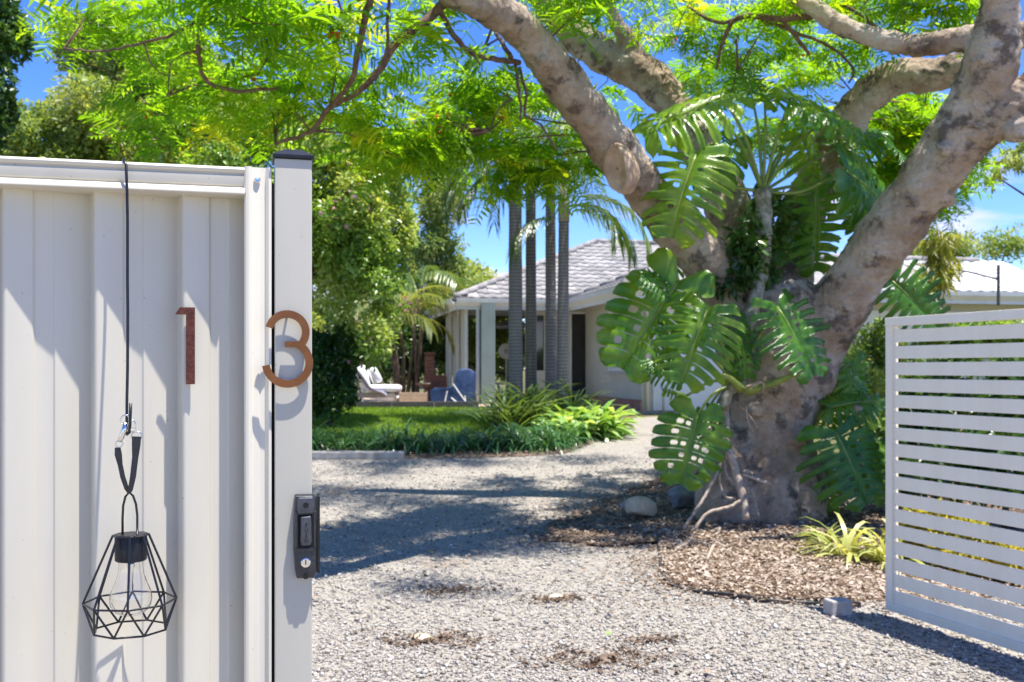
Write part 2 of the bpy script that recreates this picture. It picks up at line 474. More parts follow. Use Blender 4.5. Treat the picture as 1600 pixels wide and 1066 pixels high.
M['gravel'] = gravel_mat()
M['mulch'] = mat('mulch', (0.10, 0.072, 0.053), (0.25, 0.19, 0.145), 9, rough=0.95, spec=0.1, bump=0.9, bscale=45)
M['dirt'] = mat('bare_dirt', (0.12, 0.08, 0.05), (0.23, 0.17, 0.12), 9, rough=0.95, spec=0.1, bump=0.8, bscale=50)
M['soil'] = mat('garden_ground', (0.09, 0.10, 0.035), (0.15, 0.13, 0.06), 0.8, rough=0.95, spec=0.1)
M['lawn'] = mat('lawn_turf', (0.10, 0.19, 0.022), (0.22, 0.30, 0.04), 3.5, rough=0.9, spec=0.15, bump=0.5, bscale=60)
M['patio'] = mat('sandy_patio', (0.36, 0.27, 0.20), (0.47, 0.37, 0.29), 4, rough=0.95, spec=0.15, bump=0.2, bscale=40)

def glass_mat():
    m, n, p, out = newmat('clear_glass')
    p.inputs['Base Color'].default_value = (1, 1, 1, 1)
    p.inputs['Roughness'].default_value = 0.0
    p.inputs['IOR'].default_value = 1.45
    p.inputs['Transmission Weight'].default_value = 1.0
    return m
M['glass'] = glass_mat()

# ------------------------------------------------------------------ ground
def sheet(name, xs, ys, m, lift, mask=None, bump=0.0):
    xs = np.asarray(xs, float); ys = np.asarray(ys, float)
    X, Y = np.meshgrid(xs, ys)
    Z = gza(X, Y) + lift
    if bump: Z = Z + bump(X, Y)
    nx = len(xs); V = np.stack([X, Y, Z], -1).reshape(-1, 3)
    i, j = np.meshgrid(np.arange(nx - 1), np.arange(len(ys) - 1))
    a = (j * nx + i).ravel()
    q = np.stack([a, a + 1, a + nx + 1, a + nx], -1)
    if mask is not None:
        cx = V[q].mean(1)
        q = q[mask(cx[:, 0], cx[:, 1])]
    o = npmesh(name, V, q, m, smooth=True)
    return struct(o)

def poly_sheet(name, outline, m, lift, grid=0.3, hump=None):
    "ground cover inside an outline (x,y), draped on the slope"
    bm = bmesh.new()
    vs = [bm.verts.new((x, y, 0)) for x, y in outline]
    bm.faces.new(vs)
    x0 = min(p[0] for p in outline); x1 = max(p[0] for p in outline)
    y0 = min(p[1] for p in outline); y1 = max(p[1] for p in outline)
    k = x0 + grid
    while k < x1:
        bmesh.ops.bisect_plane(bm, geom=bm.verts[:] + bm.edges[:] + bm.faces[:], plane_co=(k, 0, 0), plane_no=(1, 0, 0)); k += grid
    k = y0 + grid
    while k < y1:
        bmesh.ops.bisect_plane(bm, geom=bm.verts[:] + bm.edges[:] + bm.faces[:], plane_co=(0, k, 0), plane_no=(0, 1, 0)); k += grid
    for v in bm.verts:
        v.co.z = gz(v.co.y) + lift + (hump(v.co.x, v.co.y) if hump else 0)
    bmesh.ops.recalc_face_normals(bm, faces=bm.faces)
    for f in bm.faces:
        if f.normal.z < 0: f.normal_flip()
        f.smooth = True
    me = bpy.data.meshes.new(name); bm.to_mesh(me); bm.free()
    me.materials.append(m)
    o = bpy.data.objects.new(name, me); C.objects.link(o)
    return struct(o)

ys = list(np.arange(-12, 30, 0.5)) + [32, 36, 42, 60, 120, 400, 900]
xs = [-900, -300, -100, -50] + list(np.arange(-30, 31, 2.0)) + [50, 100, 300, 900]
sheet('ground', xs, ys, M['soil'], -0.02)
# the gravel drive, from the gateway past the tree to the house
drive = [(-6, -6), (14, -6), (14, 8.0), (6.5, 9.2), (4.6, 11.5), (3.6, 13.5), (3.4, 17.8), (2.6, 18.2), (1.6, 17.6), (1.35, 16.0), (0.95, 14.6), (0.5, 13.75), (-1.5, 13.6), (-6, 13.7)]
poly_sheet('gravel_driveway', drive, M['gravel'], 0.0)

TREE = Vector((2.42, 9.3, 0))
def hump(x, y):
    return 0.10 * math.exp(-((x - TREE.x) ** 2 / 2.2 + (y - TREE.y) ** 2 / 1.6))
def in_poly(x, y, poly):
    x = np.asarray(x); y = np.asarray(y)
    c = np.zeros(x.shape, bool); n = len(poly); j = n - 1
    for i in range(n):
        xi, yi = poly[i]; xj, yj = poly[j]
        cond = ((yi > y) != (yj > y)) & (x < (xj - xi) * (y - yi) / (yj - yi + 1e-12) + xi)
        c ^= cond; j = i
    return c
bed = [(1.02, 6.78), (1.45, 6.42), (2.05, 6.22), (2.9, 6.35), (4.2, 6.6), (6.2, 7.2), (6.2, 10.4), (4.9, 11.6), (3.6, 12.7), (2.4, 12.6), (1.75, 11.9), (1.1, 10.6), (0.35, 9.1), (0.25, 8.4), (0.75, 8.12), (1.24, 8.25)]
def ragged(poly, amp=.07, step=.14, keep=()):
    out = []
    for i, a in enumerate(poly):
        b = poly[(i + 1) % len(poly)]; ln = math.hypot(b[0] - a[0], b[1] - a[1]); k = max(1, int(ln / step))
        for j in range(k):
            t = j / k; am = 0 if i in keep else amp
            out.append((a[0] + (b[0] - a[0]) * t + random.uniform(-am, am), a[1] + (b[1] - a[1]) * t + random.uniform(-am, am)))
    return out
bed = ragged(bed, .06, .16, (0, 1, 2, 14, 15))
poly_sheet('mulch_bed', bed, M['mulch'], 0.006, 0.2, hump)
litter_strip = [(-6, 13.3), (-1.6, 13.25), (0.1, 13.45), (0.75, 13.75), (1.3, 14.9), (1.5, 16.6), (0.6, 17.2), (0.5, 15.6), (-0.4, 15.0), (-6, 15.0)]
poly_sheet('border_bed', litter_strip, M['mulch'], 0.008, 0.3)
lawn_out = [(-9, 14.9), (-0.45, 14.95), (0.2, 15.8), (0.2, 20.0), (-9, 20.0)]
poly_sheet('lawn', lawn_out, M['lawn'], 0.006, 0.5)
poly_sheet('patio_ground', [(-7, 20.1), (0.3, 20.1), (0.3, 27), (-7, 27)], M['patio'], 0.05, 1.0)

# ------------------------------------------------------------------ loose ground cover
def scatter_pebbles():
    n = 122000
    u = rng.random(n)
    y0, y1 = 3.6, 13.6
    y = 1 / (1 / y0 - u * (1 / y0 - 1 / y1))
    x = (rng.random(n) * 1.5 - 0.62) * y
    x = np.where(rng.random(n) < 0.06, rng.uniform(-4, 8, n), x)
    ok = in_poly(x, y, drive) & (~in_poly(x, y, bed) | (rng.random(n) < .13))
    # bare, trodden patches show the sandy bed
    for bx, by, br in ((-0.42, 5.35, .12), (0.48, 5.0, .17), (0.28, 6.3, .08), (-0.35, 6.5, 0.1)):
        ok &= ~((((x - bx) / 1.6) ** 2 + (y - by) ** 2 < br ** 2) & (rng.random(n) < 0.42))
    x = x[ok]; y = y[ok]; n = len(x)
    s = np.clip(0.0066 * np.exp(rng.normal(0, .40, n)), .0035, .021) * (0.85 + 0.03 * y)
    oct_ = np.array([[1, 0, 0], [-1, 0, 0], [0, 1, 0], [0, -1, 0], [0, 0, 1], [0, 0, -1]], float)
    tri = np.array([[0, 2, 4], [2, 1, 4], [1, 3, 4], [3, 0, 4], [2, 0, 5], [1, 2, 5], [3, 1, 5], [0, 3, 5]])
    V = oct_[None] * rng.uniform(0.65, 1.35, (n, 6, 1))
    V += rng.normal(0, .22, V.shape)
    V *= s[:, None, None]; V[:, :, 2] *= 0.7
    a = rng.random(n) * 6.283
    ca, sa = np.cos(a)[:, None], np.sin(a)[:, None]
    X = V[:, :, 0] * ca - V[:, :, 1] * sa; Y = V[:, :, 0] * sa + V[:, :, 1] * ca
    V = np.stack([X + x[:, None], Y + y[:, None], V[:, :, 2] + (gza(x, y) + s * .35)[:, None]], -1)
    Fc = (tri[None] + (np.arange(n) * 6)[:, None, None]).reshape(-1, 3)
    t = np.clip(rng.normal(0.52, 0.24, n), 0, 1)
    npmesh('gravel', V.reshape(-1, 3), Fc, M['stone'], tint=np.repeat(t, 8), kind='stuff')
scatter_pebbles()

def leaf_quads(P, D, N, L, Wd, fold=0.25):
    "folded diamond leaves: base, left, tip, right"
    D = unit(D); Sd = unit(np.cross(D, N)); N = unit(np.cross(Sd, D))
    L = L[:, None]; Wd = Wd[:, None]
    b = P; tip = P + D * L
    m = P + D * L * 0.45
    l = m + Sd * Wd * .5 + N * Wd * fold
    r = m - Sd * Wd * .5 + N * Wd * fold
    V = np.stack([b, l, tip, r], 1).reshape(-1, 3)
    k = np.arange(len(P)) * 4
    Fc = np.concatenate([np.stack([k, k + 2, k + 1], -1), np.stack([k, k + 3, k + 2], -1)], 0)
    return V, Fc

def litter(name, poly, n, size, m, tbias=0.0, hfun=None):
    x0 = min(p[0] for p in poly); x1 = max(p[0] for p in poly)
    y0 = min(p[1] for p in poly); y1 = max(p[1] for p in poly)
    x = rng.uniform(x0, x1, n); y = rng.uniform(y0, y1, n)
    ok = in_poly(x, y, poly); x = x[ok]; y = y[ok]; n = len(x)
    z = gza(x, y) + 0.012 + rng.random(n) * 0.02
    if hfun is not None: z = z + np.array([hfun(a, b) for a, b in zip(x, y)])
    a = rng.random(n) * 6.283
    D = np.stack([np.cos(a), np.sin(a), rng.normal(0, .25, n)], -1)
    N = np.stack([rng.normal(0, .35, n), rng.normal(0, .35, n), np.ones(n)], -1)
    L = rng.uniform(size * .5, size * 1.4, n)
    V, Fc = leaf_quads(np.stack([x, y, z], -1), D, N, L, L * rng.uniform(.25, .55, n), 0.3)
    t = np.clip(rng.normal(0.5 + tbias, .28, n), 0, 1)
    npmesh(name, V, Fc, m, tint=np.concatenate([t, t]), kind='stuff')
litter('leaf_litter', bed, 26000, 0.05, M['litter'], 0.12, hump)
front_bed = [(1.0, 6.75), (1.45, 6.4), (2.05, 6.22), (3.2, 6.4), (3.2, 8.6), (1.3, 8.6)]
litter('dry_leaf_litter', front_bed, 11000, 0.045, M['litter'], 0.42, hump)
litter('scattered_leaf_litter', [(0.85, 6.5), (2.0, 6.0), (3.4, 6.2), (3.4, 8), (1.2, 8.0), (1.0, 11), (1.6, 12.9), (0.9, 12.4), (-.2, 9.2), (-.15, 8.1), (.8, 7.9)], 2600, 0.045, M['litter'], 0.1)
def fringe(n, sg, size):
    "leaf bits that spill from the bed onto the gravel"
    k = rng.integers(0, len(bed), n); a = np.array(bed)[k]; b = np.array(bed)[(k + 1) % len(bed)]
    t = rng.random((n, 1)); q = a * (1 - t) + b * t + rng.normal(0, sg, (n, 2))
    ok = (q[:, 0] < 3.4); q = q[ok]; n = len(q)
    P = np.stack([q[:, 0], q[:, 1], gza(q[:, 0], q[:, 1]) + .012 + rng.random(n) * .014], -1); a = rng.random(n) * 6.283
    D = np.stack([np.cos(a), np.sin(a), rng.normal(0, .2, n)], -1); N = np.stack([rng.normal(0, .35, n), rng.normal(0, .35, n), np.ones(n)], -1)
    L = rng.uniform(size * .4, size * 1.3, n); V, Fc = leaf_quads(P, D, N, L, L * rng.uniform(.25, .6, n), .3)
    t = np.clip(rng.normal(.5, .28, n), 0, 1); npmesh('spilled_leaf_litter', V, Fc, M['litter'], tint=np.concatenate([t, t]), kind='stuff')
fringe(9000, .20, .038)
litter('border_leaf_litter', litter_strip, 9000, 0.06, M['litter'], 0.0)
litter('stray_leaf_litter', [(-2.5, 5), (5, 5), (5, 8.2), (-2.5, 13)], 420, 0.04, M['litter'], 0.1)

def crumbs():
    P = []
    for (bx, by, br, n) in ((-0.42, 5.35, .15, 420), (0.47, 5.0, .19, 620), (0.28, 6.3, .10, 260), (-0.4, 6.55, 0.13, 300), (0.75, 5.35, .08, 150)):
        q = rng.normal(0, 1, (n, 2)) * np.array([br * 1.0, br * .55]); q += np.sin(q[:, ::-1] * 23) * br * .3
        P.append(np.stack([bx + q[:, 0], by + q[:, 1], np.full(n, .006) + rng.random(n) * .012], -1))
    P = np.concatenate(P); n = len(P); a = rng.random(n) * 6.283
    D = np.stack([np.cos(a), np.sin(a), rng.normal(0, .2, n)], -1)
    N = np.stack([rng.normal(0, .4, n), rng.normal(0, .4, n), np.ones(n)], -1)
    L = rng.uniform(.010, .034, n)
    V, Fc = leaf_quads(P, D, N, L, L * rng.uniform(.5, .9, n), .3)
    t = np.clip(rng.normal(0.28, .2, n), 0, 1)
    npmesh('dirt_crumbs', V, Fc, M['litter'], tint=np.concatenate([t, t]), kind='stuff')
crumbs()
def grass(name, poly, n, h, m):
    x0 = min(p[0] for p in poly); x1 = max(p[0] for p in poly)
    y0 = min(p[1] for p in poly); y1 = max(p[1] for p in poly)
    x = rng.uniform(x0, x1, n); y = rng.uniform(y0, y1, n)
    ok = in_poly(x, y, poly); x = x[ok]; y = y[ok]; n = len(x)
    P = np.stack([x, y, gza(x, y)], -1)
    D = np.stack([rng.normal(0, .5, n), rng.normal(0, .5, n), np.ones(n)], -1)
    N = rng.normal(0, 1, (n, 3))
    L = rng.uniform(h * .6, h * 1.4, n)
    V, Fc = leaf_quads(P, D, N, L, L * .16 + .004, .1)
    t = rng.random(n)
    npmesh(name, V, Fc, m, tint=np.concatenate([t, t]), kind='stuff')
grass('lawn_grass', [(-4.2, 14.9), (-0.45, 14.95), (0.2, 15.8), (0.2, 20.0), (-4.6, 20.0)], 60000, 0.06, M['lawn_blade'])

# ------------------------------------------------------------------ front fence (local frame: u along, c towards the street, z up)
PHI = R(14)
fu = Vector((math.cos(PHI), math.sin(PHI), 0))
fn = Vector((math.sin(PHI), -math.cos(PHI), 0))
UZ = Vector((0, 0, 1))
FO = Vector((-0.4075, 1.70, 0))
def FP(px, py, c=0.0):
    "point where the sight line of a photo pixel meets the fence plane moved c towards the street"
    o = FO + fn * c
    ray = Vector(((px - 800) / F, 1.0, (HOR - py) / F))
    k = (o - Vector((0, 0, CAM_Z))).dot(fn) / ray.dot(fn)
    return Vector((0, 0, CAM_Z)) + ray * k
def fl(u, c, z=0.0):
    return FO + fu * u + fn * c + UZ * z
def U(px, c=0.0):
    return (FP(px, HOR, c) - FO).dot(fu)

RAIL_TOP = 1.811
u_ch0, u_ch1 = U(381), U(424.3)
fence = thing('fence_panel', 'cream corrugated steel fence panel at left with a ribbed top rail', 'fence', fl(-0.5, 0, 0))
# corrugated sheet
per = 0.1395
prof = [(0.000, -0.026), (0.036, -0.0375), (0.0385, -0.0425), (0.066, -0.0475), (0.0685, -0.0450), (0.113, -0.0615), (0.121, -0.066), (0.1315, -0.029), (0.1355, -0.026)]
u_start = U(12, -0.03)
vs = []
sheet_pts = []
for k in range(-11, 6):
    for (du, c) in prof:
        u = u_start + k * per + du
        if u < u_ch0 + 0.004: sheet_pts.append((u, c))
sheet_pts.append((u_ch0 + 0.005, -0.058))
mb = MB()
n = len(sheet_pts)
for z in (0.05, RAIL_TOP - 0.02):
    for (u, c) in sheet_pts: mb.v.append(tuple(fl(u, c, z)))
for z in (0.05, RAIL_TOP - 0.02):
    for (u, c) in sheet_pts: mb.v.append(tuple(fl(u, c - 0.0012, z)))
for i in range(n - 1):
    mb.f += [(i, i + 1, n + i + 1, n + i), (2 * n + i, 3 * n + i, 3 * n + i + 1, 2 * n + i + 1)]; mb.t += [.5, .5]
sh = mb.build('corrugated_sheet', M['cream_steel'], fence, bevel=0.0016, segs=2, smooth=True, shade_angle=40)
# top rail
rp_ = [(-0.085, 0.0), (-0.012, 0.0015), (-0.003, -0.0005), (0.0015, -0.0045), (0.0, -0.0085), (-0.0055, -0.0125), (-0.0045, -0.0135), (-0.001, -0.0155), (-0.0035, -0.031), (-0.007, -0.0335), (-0.0055, -0.0345), (0.002, -0.0365), (0.006, -0.0445), (0.006, -0.047), (0.001, -0.048), (-0.085, -0.048)]
MB().prism(rp_, fl(-2.1, 0, RAIL_TOP), fn, UZ, fu, 2.1 + u_ch0 + 0.002).build('top_rail', M['cream_steel'], fence, bevel=0.0007, smooth=True, shade_angle=50)
# bottom rail
MB().prism([(-0.085, 0), (0.0, 0), (0.0, 0.045), (-0.085, 0.045)], fl(-2.1, 0, 0.03), fn, UZ, fu, 2.1 + u_ch0).build('bottom_rail', M['cream_steel'], fence, bevel=0.002)
# side channel
w = u_ch1 - u_ch0
cp = [(0.0, -0.085), (0.0, -0.002), (0.003, 0.002), (0.008, 0.0035), (0.0115, 0.002), (0.0145, -0.0045), (0.024, -0.0055), (0.0255, -0.0065), (0.036, -0.0065), (0.0385, -0.003), (0.041, 0.0005), (w - 0.0005, 0.0005), (w, -0.001), (w, -0.085)]
MB().prism(cp, fl(u_ch0, 0, 0.02), fu, fn, UZ, RAIL_TOP - 0.02 + 0.001).build('side_channel', M['cream_steel'], fence, bevel=0.0006, smooth=True, shade_angle=50)
Mfn = Matrix((fu, UZ, fn)).transposed()
p = FP(402, 281, -0.005)
MB().lathe([(0.0058, 0), (0.0055, 0.0022), (0.0042, 0.0034), (0.0038, 0.0036), (0.0034, 0.0022), (0.001, 0.0020)], p, 16, Mfn).build('rivet', M['chrome'], fence, smooth=True, shade_angle=40)

# gate post
post = thing('gate_post', 'square off-white steel gate post with a black cap, lock fixed on its edge', 'gate post', fl(0.04, 0, 0))
u0, u1 = U(429.0, 0.004), U(487.5, 0.004)
pw = u1 - u0
MB().prism([(0, -pw), (pw, -pw), (pw, 0.004), (0, 0.004)], fl(u0, 0, -0.05), fu, fn, UZ, 1.828 + 0.05).build('square_post', M['post_paint'], post, bevel=0.0028, segs=3, smooth=True, shade_angle=50)
cb = MB()
o_ = 0.0035
cb.prism([(-o_, -pw - o_), (pw + o_, -pw - o_), (pw + o_, 0.004 + o_), (-o_, 0.004 + o_)], fl(u0, 0, 1.8285), fu, fn, UZ, 0.006)
a = [fl(u0 - o_ + x * (pw + 2 * o_), 0.004 + o_ - y * (pw + .004 + 2 * o_), 1.8345) for x, y in ((0, 0), (1, 0), (1, 1), (0, 1))]
b = [fl(u0 + 0.25 * pw + x * .5 * pw, 0.004 - 0.25 * pw - y * .5 * pw, 1.8470) for x, y in ((0, 0), (1, 0), (1, 1), (0, 1))]
cb.add(a + b, [(4, 5, 6, 7), (0, 1, 5, 4), (1, 2, 6, 5), (2, 3, 7, 6), (3, 0, 4, 7)])
MB().prism([(u_ch1 - .012, -.094), (u0 + .012, -.094), (u0 + .012, -.088), (u_ch1 - .012, -.088)], FO, fu, fn, UZ, 1.80).build('gate_stop', M['black_plastic'], post)
cb.build('post_cap', M['black_plastic'], post, bevel=0.0009)

# numerals
def ribbon(path, wd, o, c0, dep):
    "stroke in (u,z) of constant width, extruded from c0 towards the street"
    L = []; Rr = []
    for i, (a, b) in enumerate(path):
        if i == 0: dx, dy = path[1][0] - a, path[1][1] - b
        elif i == len(path) - 1: dx, dy = a - path[i - 1][0], b - path[i - 1][1]
        else: dx, dy = path[i + 1][0] - path[i - 1][0], path[i + 1][1] - path[i - 1][1]
        k = math.hypot(dx, dy); nx_, ny_ = -dy / k, dx / k
        L.append((a + nx_ * wd / 2, b + ny_ * wd / 2)); Rr.append((a - nx_ * wd / 2, b - ny_ * wd / 2))
    vs = []; fs = []
    for (l, r) in zip(L, Rr):
        for q in (l, r):
            for c in (c0, c0 + dep):
                vs.append(o + fu * q[0] + UZ * q[1] + fn * c)
    for i in range(len(path) - 1):
        k = i * 4; m_ = k + 4
        fs += [(k + 1, k + 3, m_ + 3, m_ + 1), (k, m_, m_ + 2, k + 2), (k, k + 1, m_ + 1, m_), (k + 2, m_ + 2, m_ + 3, k + 3)]
    e = (len(path) - 1) * 4
    fs += [(0, 2, 3, 1), (e, e + 1, e + 3, e + 2)]
    return vs, fs
c3 = 0.0150
ctr = FP(449, 543, c3)
sc = (FP(489, 543, c3) - FP(409, 543, c3)).length / 80.0
def arc(cx, cy, r, a0, a1, n=28):
    return [((cx + r * math.cos(R(a0 + (a1 - a0) * i / n))) * sc, (cy + r * math.sin(R(a0 + (a1 - a0) * i / n))) * sc) for i in range(n + 1)]
three = MB()
o0 = ctr - fn * c3
vs, fs = ribbon(arc(0, 24.5, 29.0, 166, -42), 12.2 * sc, o0, c3 - .003, 0.003); three.add(vs, fs)
vs, fs = ribbon(arc(0.5, -24.5, 34.0, 63, -173), 12.2 * sc, o0, c3 - .0031, 0.003); three.add(vs, fs)
vs, fs = ribbon([(-4 * sc, 5.0 * sc), (19 * sc, 5.0 * sc)], 9.6 * sc, o0, c3 - .0032, 0.003); three.add(vs, fs)
t3 = thing('house_number', 'smooth copper numeral 3 mounted on the gate post', 'house number', tuple(ctr))
three.build('numeral', M['copper'], t3)
for (a, b) in ((0.0, 53.0), (33, -24)):
    q = o0 + fu * (a * sc) + UZ * (b * sc)
    MB().tube([q + fn * 0.0045, q + fn * (c3 - 0.002)], 0.0022, 8).build('standoff_pin', M['grey_metal'], t3)
c1 = -0.0165
t1 = thing('house_number', 'hammered dark copper numeral 1 mounted on the corrugated panel', 'house number', tuple(FP(290, 540, c1)))
pts = [(273.5, 491.5), (281, 480.2), (304.5, 480.2), (304.5, 600.5), (290.5, 600.5), (290.5, 491.5)]
ps = [FP(x, y, c1) for x, y in pts]
one = MB()
one.add([q - fn * 0.0035 for q in ps] + ps, [tuple(range(5, -1, -1)), tuple(range(6, 12))] + [(i, (i + 1) % 6, 6 + (i + 1) % 6, 6 + i) for i in range(6)])
one.build('numeral', M['hammered_copper'], t1, bevel=0.0005)
for y in (505, 585):
    q = FP(297, y, c1)
    MB().tube([q - fn * 0.024, q - fn * 0.0032], 0.0022, 8).build('standoff_pin', M['grey_metal'], t1)

# latch on the post
cl = 0.004
sl = (FP(490, 835, cl) - FP(460, 835, cl)).length / 30.0
lo = FP(477, 836, cl)
def lp(x, y, c): return lo + fu * (x * sl) - UZ * (y * sl) + fn * c      # x right, y down in photo pixels
latch = thing('gate_latch', 'dark grey push button gate lock with key cylinder on the post edge', 'gate lock', tuple(lo))
def lpoly(pts, c0, c1, taper=0.0):
    mb = MB(); n = len(pts)
    cx = sum(p[0] for p in pts) / n; cy = sum(p[1] for p in pts) / n
    vs = [lp(x, y, c0) for x, y in pts] + [lp(cx + (x - cx) * (1 - taper), cy + (y - cy) * (1 - taper * .35), c1) for x, y in pts]
    mb.add(vs, [tuple(range(n - 1, -1, -1)), tuple(range(n, 2 * n))] + [(i, (i + 1) % n, n + (i + 1) % n, n + i) for i in range(n)])
    return mb
body = lpoly([(-17, -66), (12, -66), (18, -62), (18, 62), (15, 68), (-14, 68), (-17, 52), (-19, 20), (-19, -20)], 0.0, 0.016, 0.10)
body.build('lock_body', M['latch_alloy'], latch, bevel=0.0022, segs=3, smooth=True, shade_angle=50)
# raised hood over the upper screw and frame arms round the button
hood = lpoly([(-12, -62), (11, -62), (14, -58), (14, -40), (11, -36), (-11, -36), (-14, -38), (-14, -57)], 0.0155, 0.0215, 0.08)
hood.build('hood', M['latch_button'], latch, bevel=0.0016, segs=3, smooth=True, shade_angle=50)
for x in (-15.2, 14.0):
    lpoly([(x - 2, -40), (x + 2, -40), (x + 2, 18), (x - 2, 18)], 0.0145, 0.0195, 0.1).build('button_guard', M['latch_alloy'], latch, bevel=0.0008)
lpoly([(-15, 18), (14, 18), (12, 23), (-13, 23)], 0.0145, 0.0195, 0.04).build('button_guard', M['latch_alloy'], latch, bevel=0.0008)
rec = lpoly([(-12, -35), (10.5, -35), (10.5, 17), (-12, 17)], 0.0152, 0.0163)
rec.build('button_recess', M['dark_hole'], latch)
but = lpoly([(-8, -32), (8, -33.5), (9, -30), (10, 8), (8, 14), (-7, 14), (-9, 8), (-8.5, -29)], 0.0158, 0.0252, 0.10)
button = but.build('push_button', M['latch_button'], latch, bevel=0.0020, segs=3, smooth=True, shade_angle=50)
def letter_mesh(ch, size):
    cu = bpy.data.curves.new('letter', 'FONT'); cu.body = ch; cu.size = size; cu.align_x = 'CENTER'; cu.align_y = 'CENTER'
    cu.extrude = 0.0004
    ob = bpy.data.objects.new('letter', cu); C.objects.link(ob)
    dg = bpy.context.evaluated_depsgraph_get()
    me = bpy.data.meshes.new_from_object(ob.evaluated_get(dg))
    bpy.data.objects.remove(ob); bpy.data.curves.remove(cu)
    return me
B3 = Matrix((fu, UZ, fn)).transposed().to_4x4()
for k, ch in enumerate('PUSH'):
    me = letter_mesh(ch, 8.2 * sl)
    me.name = 'letter'; me.materials.clear(); me.materials.append(M['dark_hole'])
    ob = bpy.data.objects.new('letter', me); C.objects.link(ob)
    ob.parent = button
    q = lp(0.6, -19 + k * 8.2, 0.0255)
    ob.matrix_local = Matrix.Translation(q - lo) @ B3
ORG[button.name] = Vector(lo)
mb = MB(); mb.lathe([(7.6 * sl, 0), (7.6 * sl, 0.0030), (6.2 * sl, 0.0042), (0.4 * sl, 0.0042)], lp(0, 41, 0.0152), 24, Mfn)
cyl = mb.build('key_cylinder', M['chrome'], latch, smooth=True, shade_angle=35)
ORG[cyl.name] = Vector(lo)
kh = MB(); kh.box(lp(0, 40, 0.0196), (1.6 * sl, 0.0008, 8 * sl), Matrix((fu, fn, UZ)).transposed()); kh.build('keyhole', M['dark_hole'], cyl)
scw = lpoly([(-12, 26), (11, 26), (13, 34), (13, 62), (-12, 62), (-14, 34)], 0.0150, 0.0162, 0.03)
scw.build('lower_plate', M['latch_alloy'], latch, bevel=0.0010, segs=3, smooth=True, shade_angle=50)
for y, c in ((-50, 0.0216), (63, 0.0163)):
    MB().lathe([(4.6 * sl, 0), (4.6 * sl, 0.0004), (0.1 * sl, 0.0004)], lp(0.2, y, c), 18, Mfn).build('screw_hole', M['dark_hole'], latch)
MB().prism([(0, -0.03), (0.0042, -0.03), (0.0042, 0.012), (0, 0.012)], lp(18.5, 60, 0), fu, fn, UZ, 122 * sl).build('side_plate', M['black_plastic'], latch, bevel=0.0008)

# hanging lantern: hook over the rail, strap, wire cage, bulb
cw = 0.052
RW = 0.0021
hook = thing('wire_hook', 'long thin black wire hook over the fence rail', 'hook', tuple(FP(197, 640, 0.012)))
hp = [fl(U(186, -0.085) , -0.088, RAIL_TOP - 0.05), fl(U(190, -0.06), -0.089, RAIL_TOP + 0.002), fl(U(192, -0.03), -0.04, RAIL_TOP + 0.009), FP(194, 250, 0.002), FP(197, 258, 0.0095), FP(198.5, 300, 0.012)]
for k in range(1, 9): hp.append(FP(198.5 + (1.5 if 3 < k < 7 else 0.8) - 0.02 * k * k, 300 + k * 46, 0.012 + 0.004 * k))
hp += [FP(196.5, 674, 0.048), FP(199, 679, 0.05), FP(202, 676, 0.054), FP(203, 666, 0.056), FP(204.3, 630, 0.058)]
MB().tube(hp, 0.0024, 10).build('wire', M['black_wire'], hook, smooth=True)

strap = thing('strap', 'black leather strap with silver clasps hung between hook and lantern', 'strap', tuple(FP(200, 730, cw)))
def band_(path, wds, thick, name):
    mb = MB(); vs = []; fs = []
    for i, (q, w_) in enumerate(zip(path, wds)):
        d = (path[min(i + 1, len(path) - 1)] - path[max(i - 1, 0)]).normalized()
        s_ = d.cross(fn).normalized()
        for a, b in ((-1, 0), (1, 0), (1, 1), (-1, 1)):
            vs.append(q + s_ * a * w_ / 2 + fn * (b * thick))
    n = len(path)
    for i in range(n - 1):
        for k in range(4):
            fs.append((i * 4 + k, i * 4 + (k + 1) % 4, i * 4 + 4 + (k + 1) % 4, i * 4 + 4 + k))
    fs += [(3, 2, 1, 0), tuple(n * 4 - 4 + k for k in range(4))]
    mb.add(vs, fs)
    return mb.build(name, M['leather'], strap, bevel=0.0006)
band_([FP(x, y, cw) for x, y in ((184, 699), (185, 710), (188, 726), (192, 745), (198, 763), (203, 770))], [.0085, .011, .0075, .0075, .0070, .006], 0.003, 'strap_tail')
band_([FP(x, y, cw + .005) for x, y in ((213.5, 682), (213, 695), (211.5, 715), (208, 745), (204, 765), (201, 771))], [.0135, .013, .0095, .009, .0075, .006], 0.003, 'strap_tail')
def ring(c, r, ry, tr, mb, e1=fu, e2=UZ, n=18):
    pts = [c + e1 * (r * math.cos(2 * math.pi * k / n)) + e2 * (ry * math.sin(2 * math.pi * k / n)) for k in range(n + 1)]
    mb.tube(pts, tr, 6, cap=False)
for (x, y, rx, ry) in ((213.5, 682, 7.5, 7), (186, 694, 5, 5), (196, 657, 7, 8), (206, 666, 5.5, 9)):
    mb = MB(); ring(FP(x, y, cw + .002), rx * sl, ry * sl, 0.0011, mb)
    mb.build('clasp_ring', M['chrome'], strap, smooth=True)
mb = MB(); mb.tube([FP(196, 660, cw + .004), FP(194, 672, cw + .004), FP(190, 683, cw + .003), FP(187, 690, cw + .002)], [0.003, 0.0045, 0.0045, 0.003], 10)
mb.build('snap_clasp', M['chrome'], strap, smooth=True)
mb = MB(); mb.box(FP(208, 671, cw + .002), (.007, .005, .005), Matrix((fu, fn, UZ)).transposed()); mb.build('swivel', M['chrome'], strap, bevel=0.001)

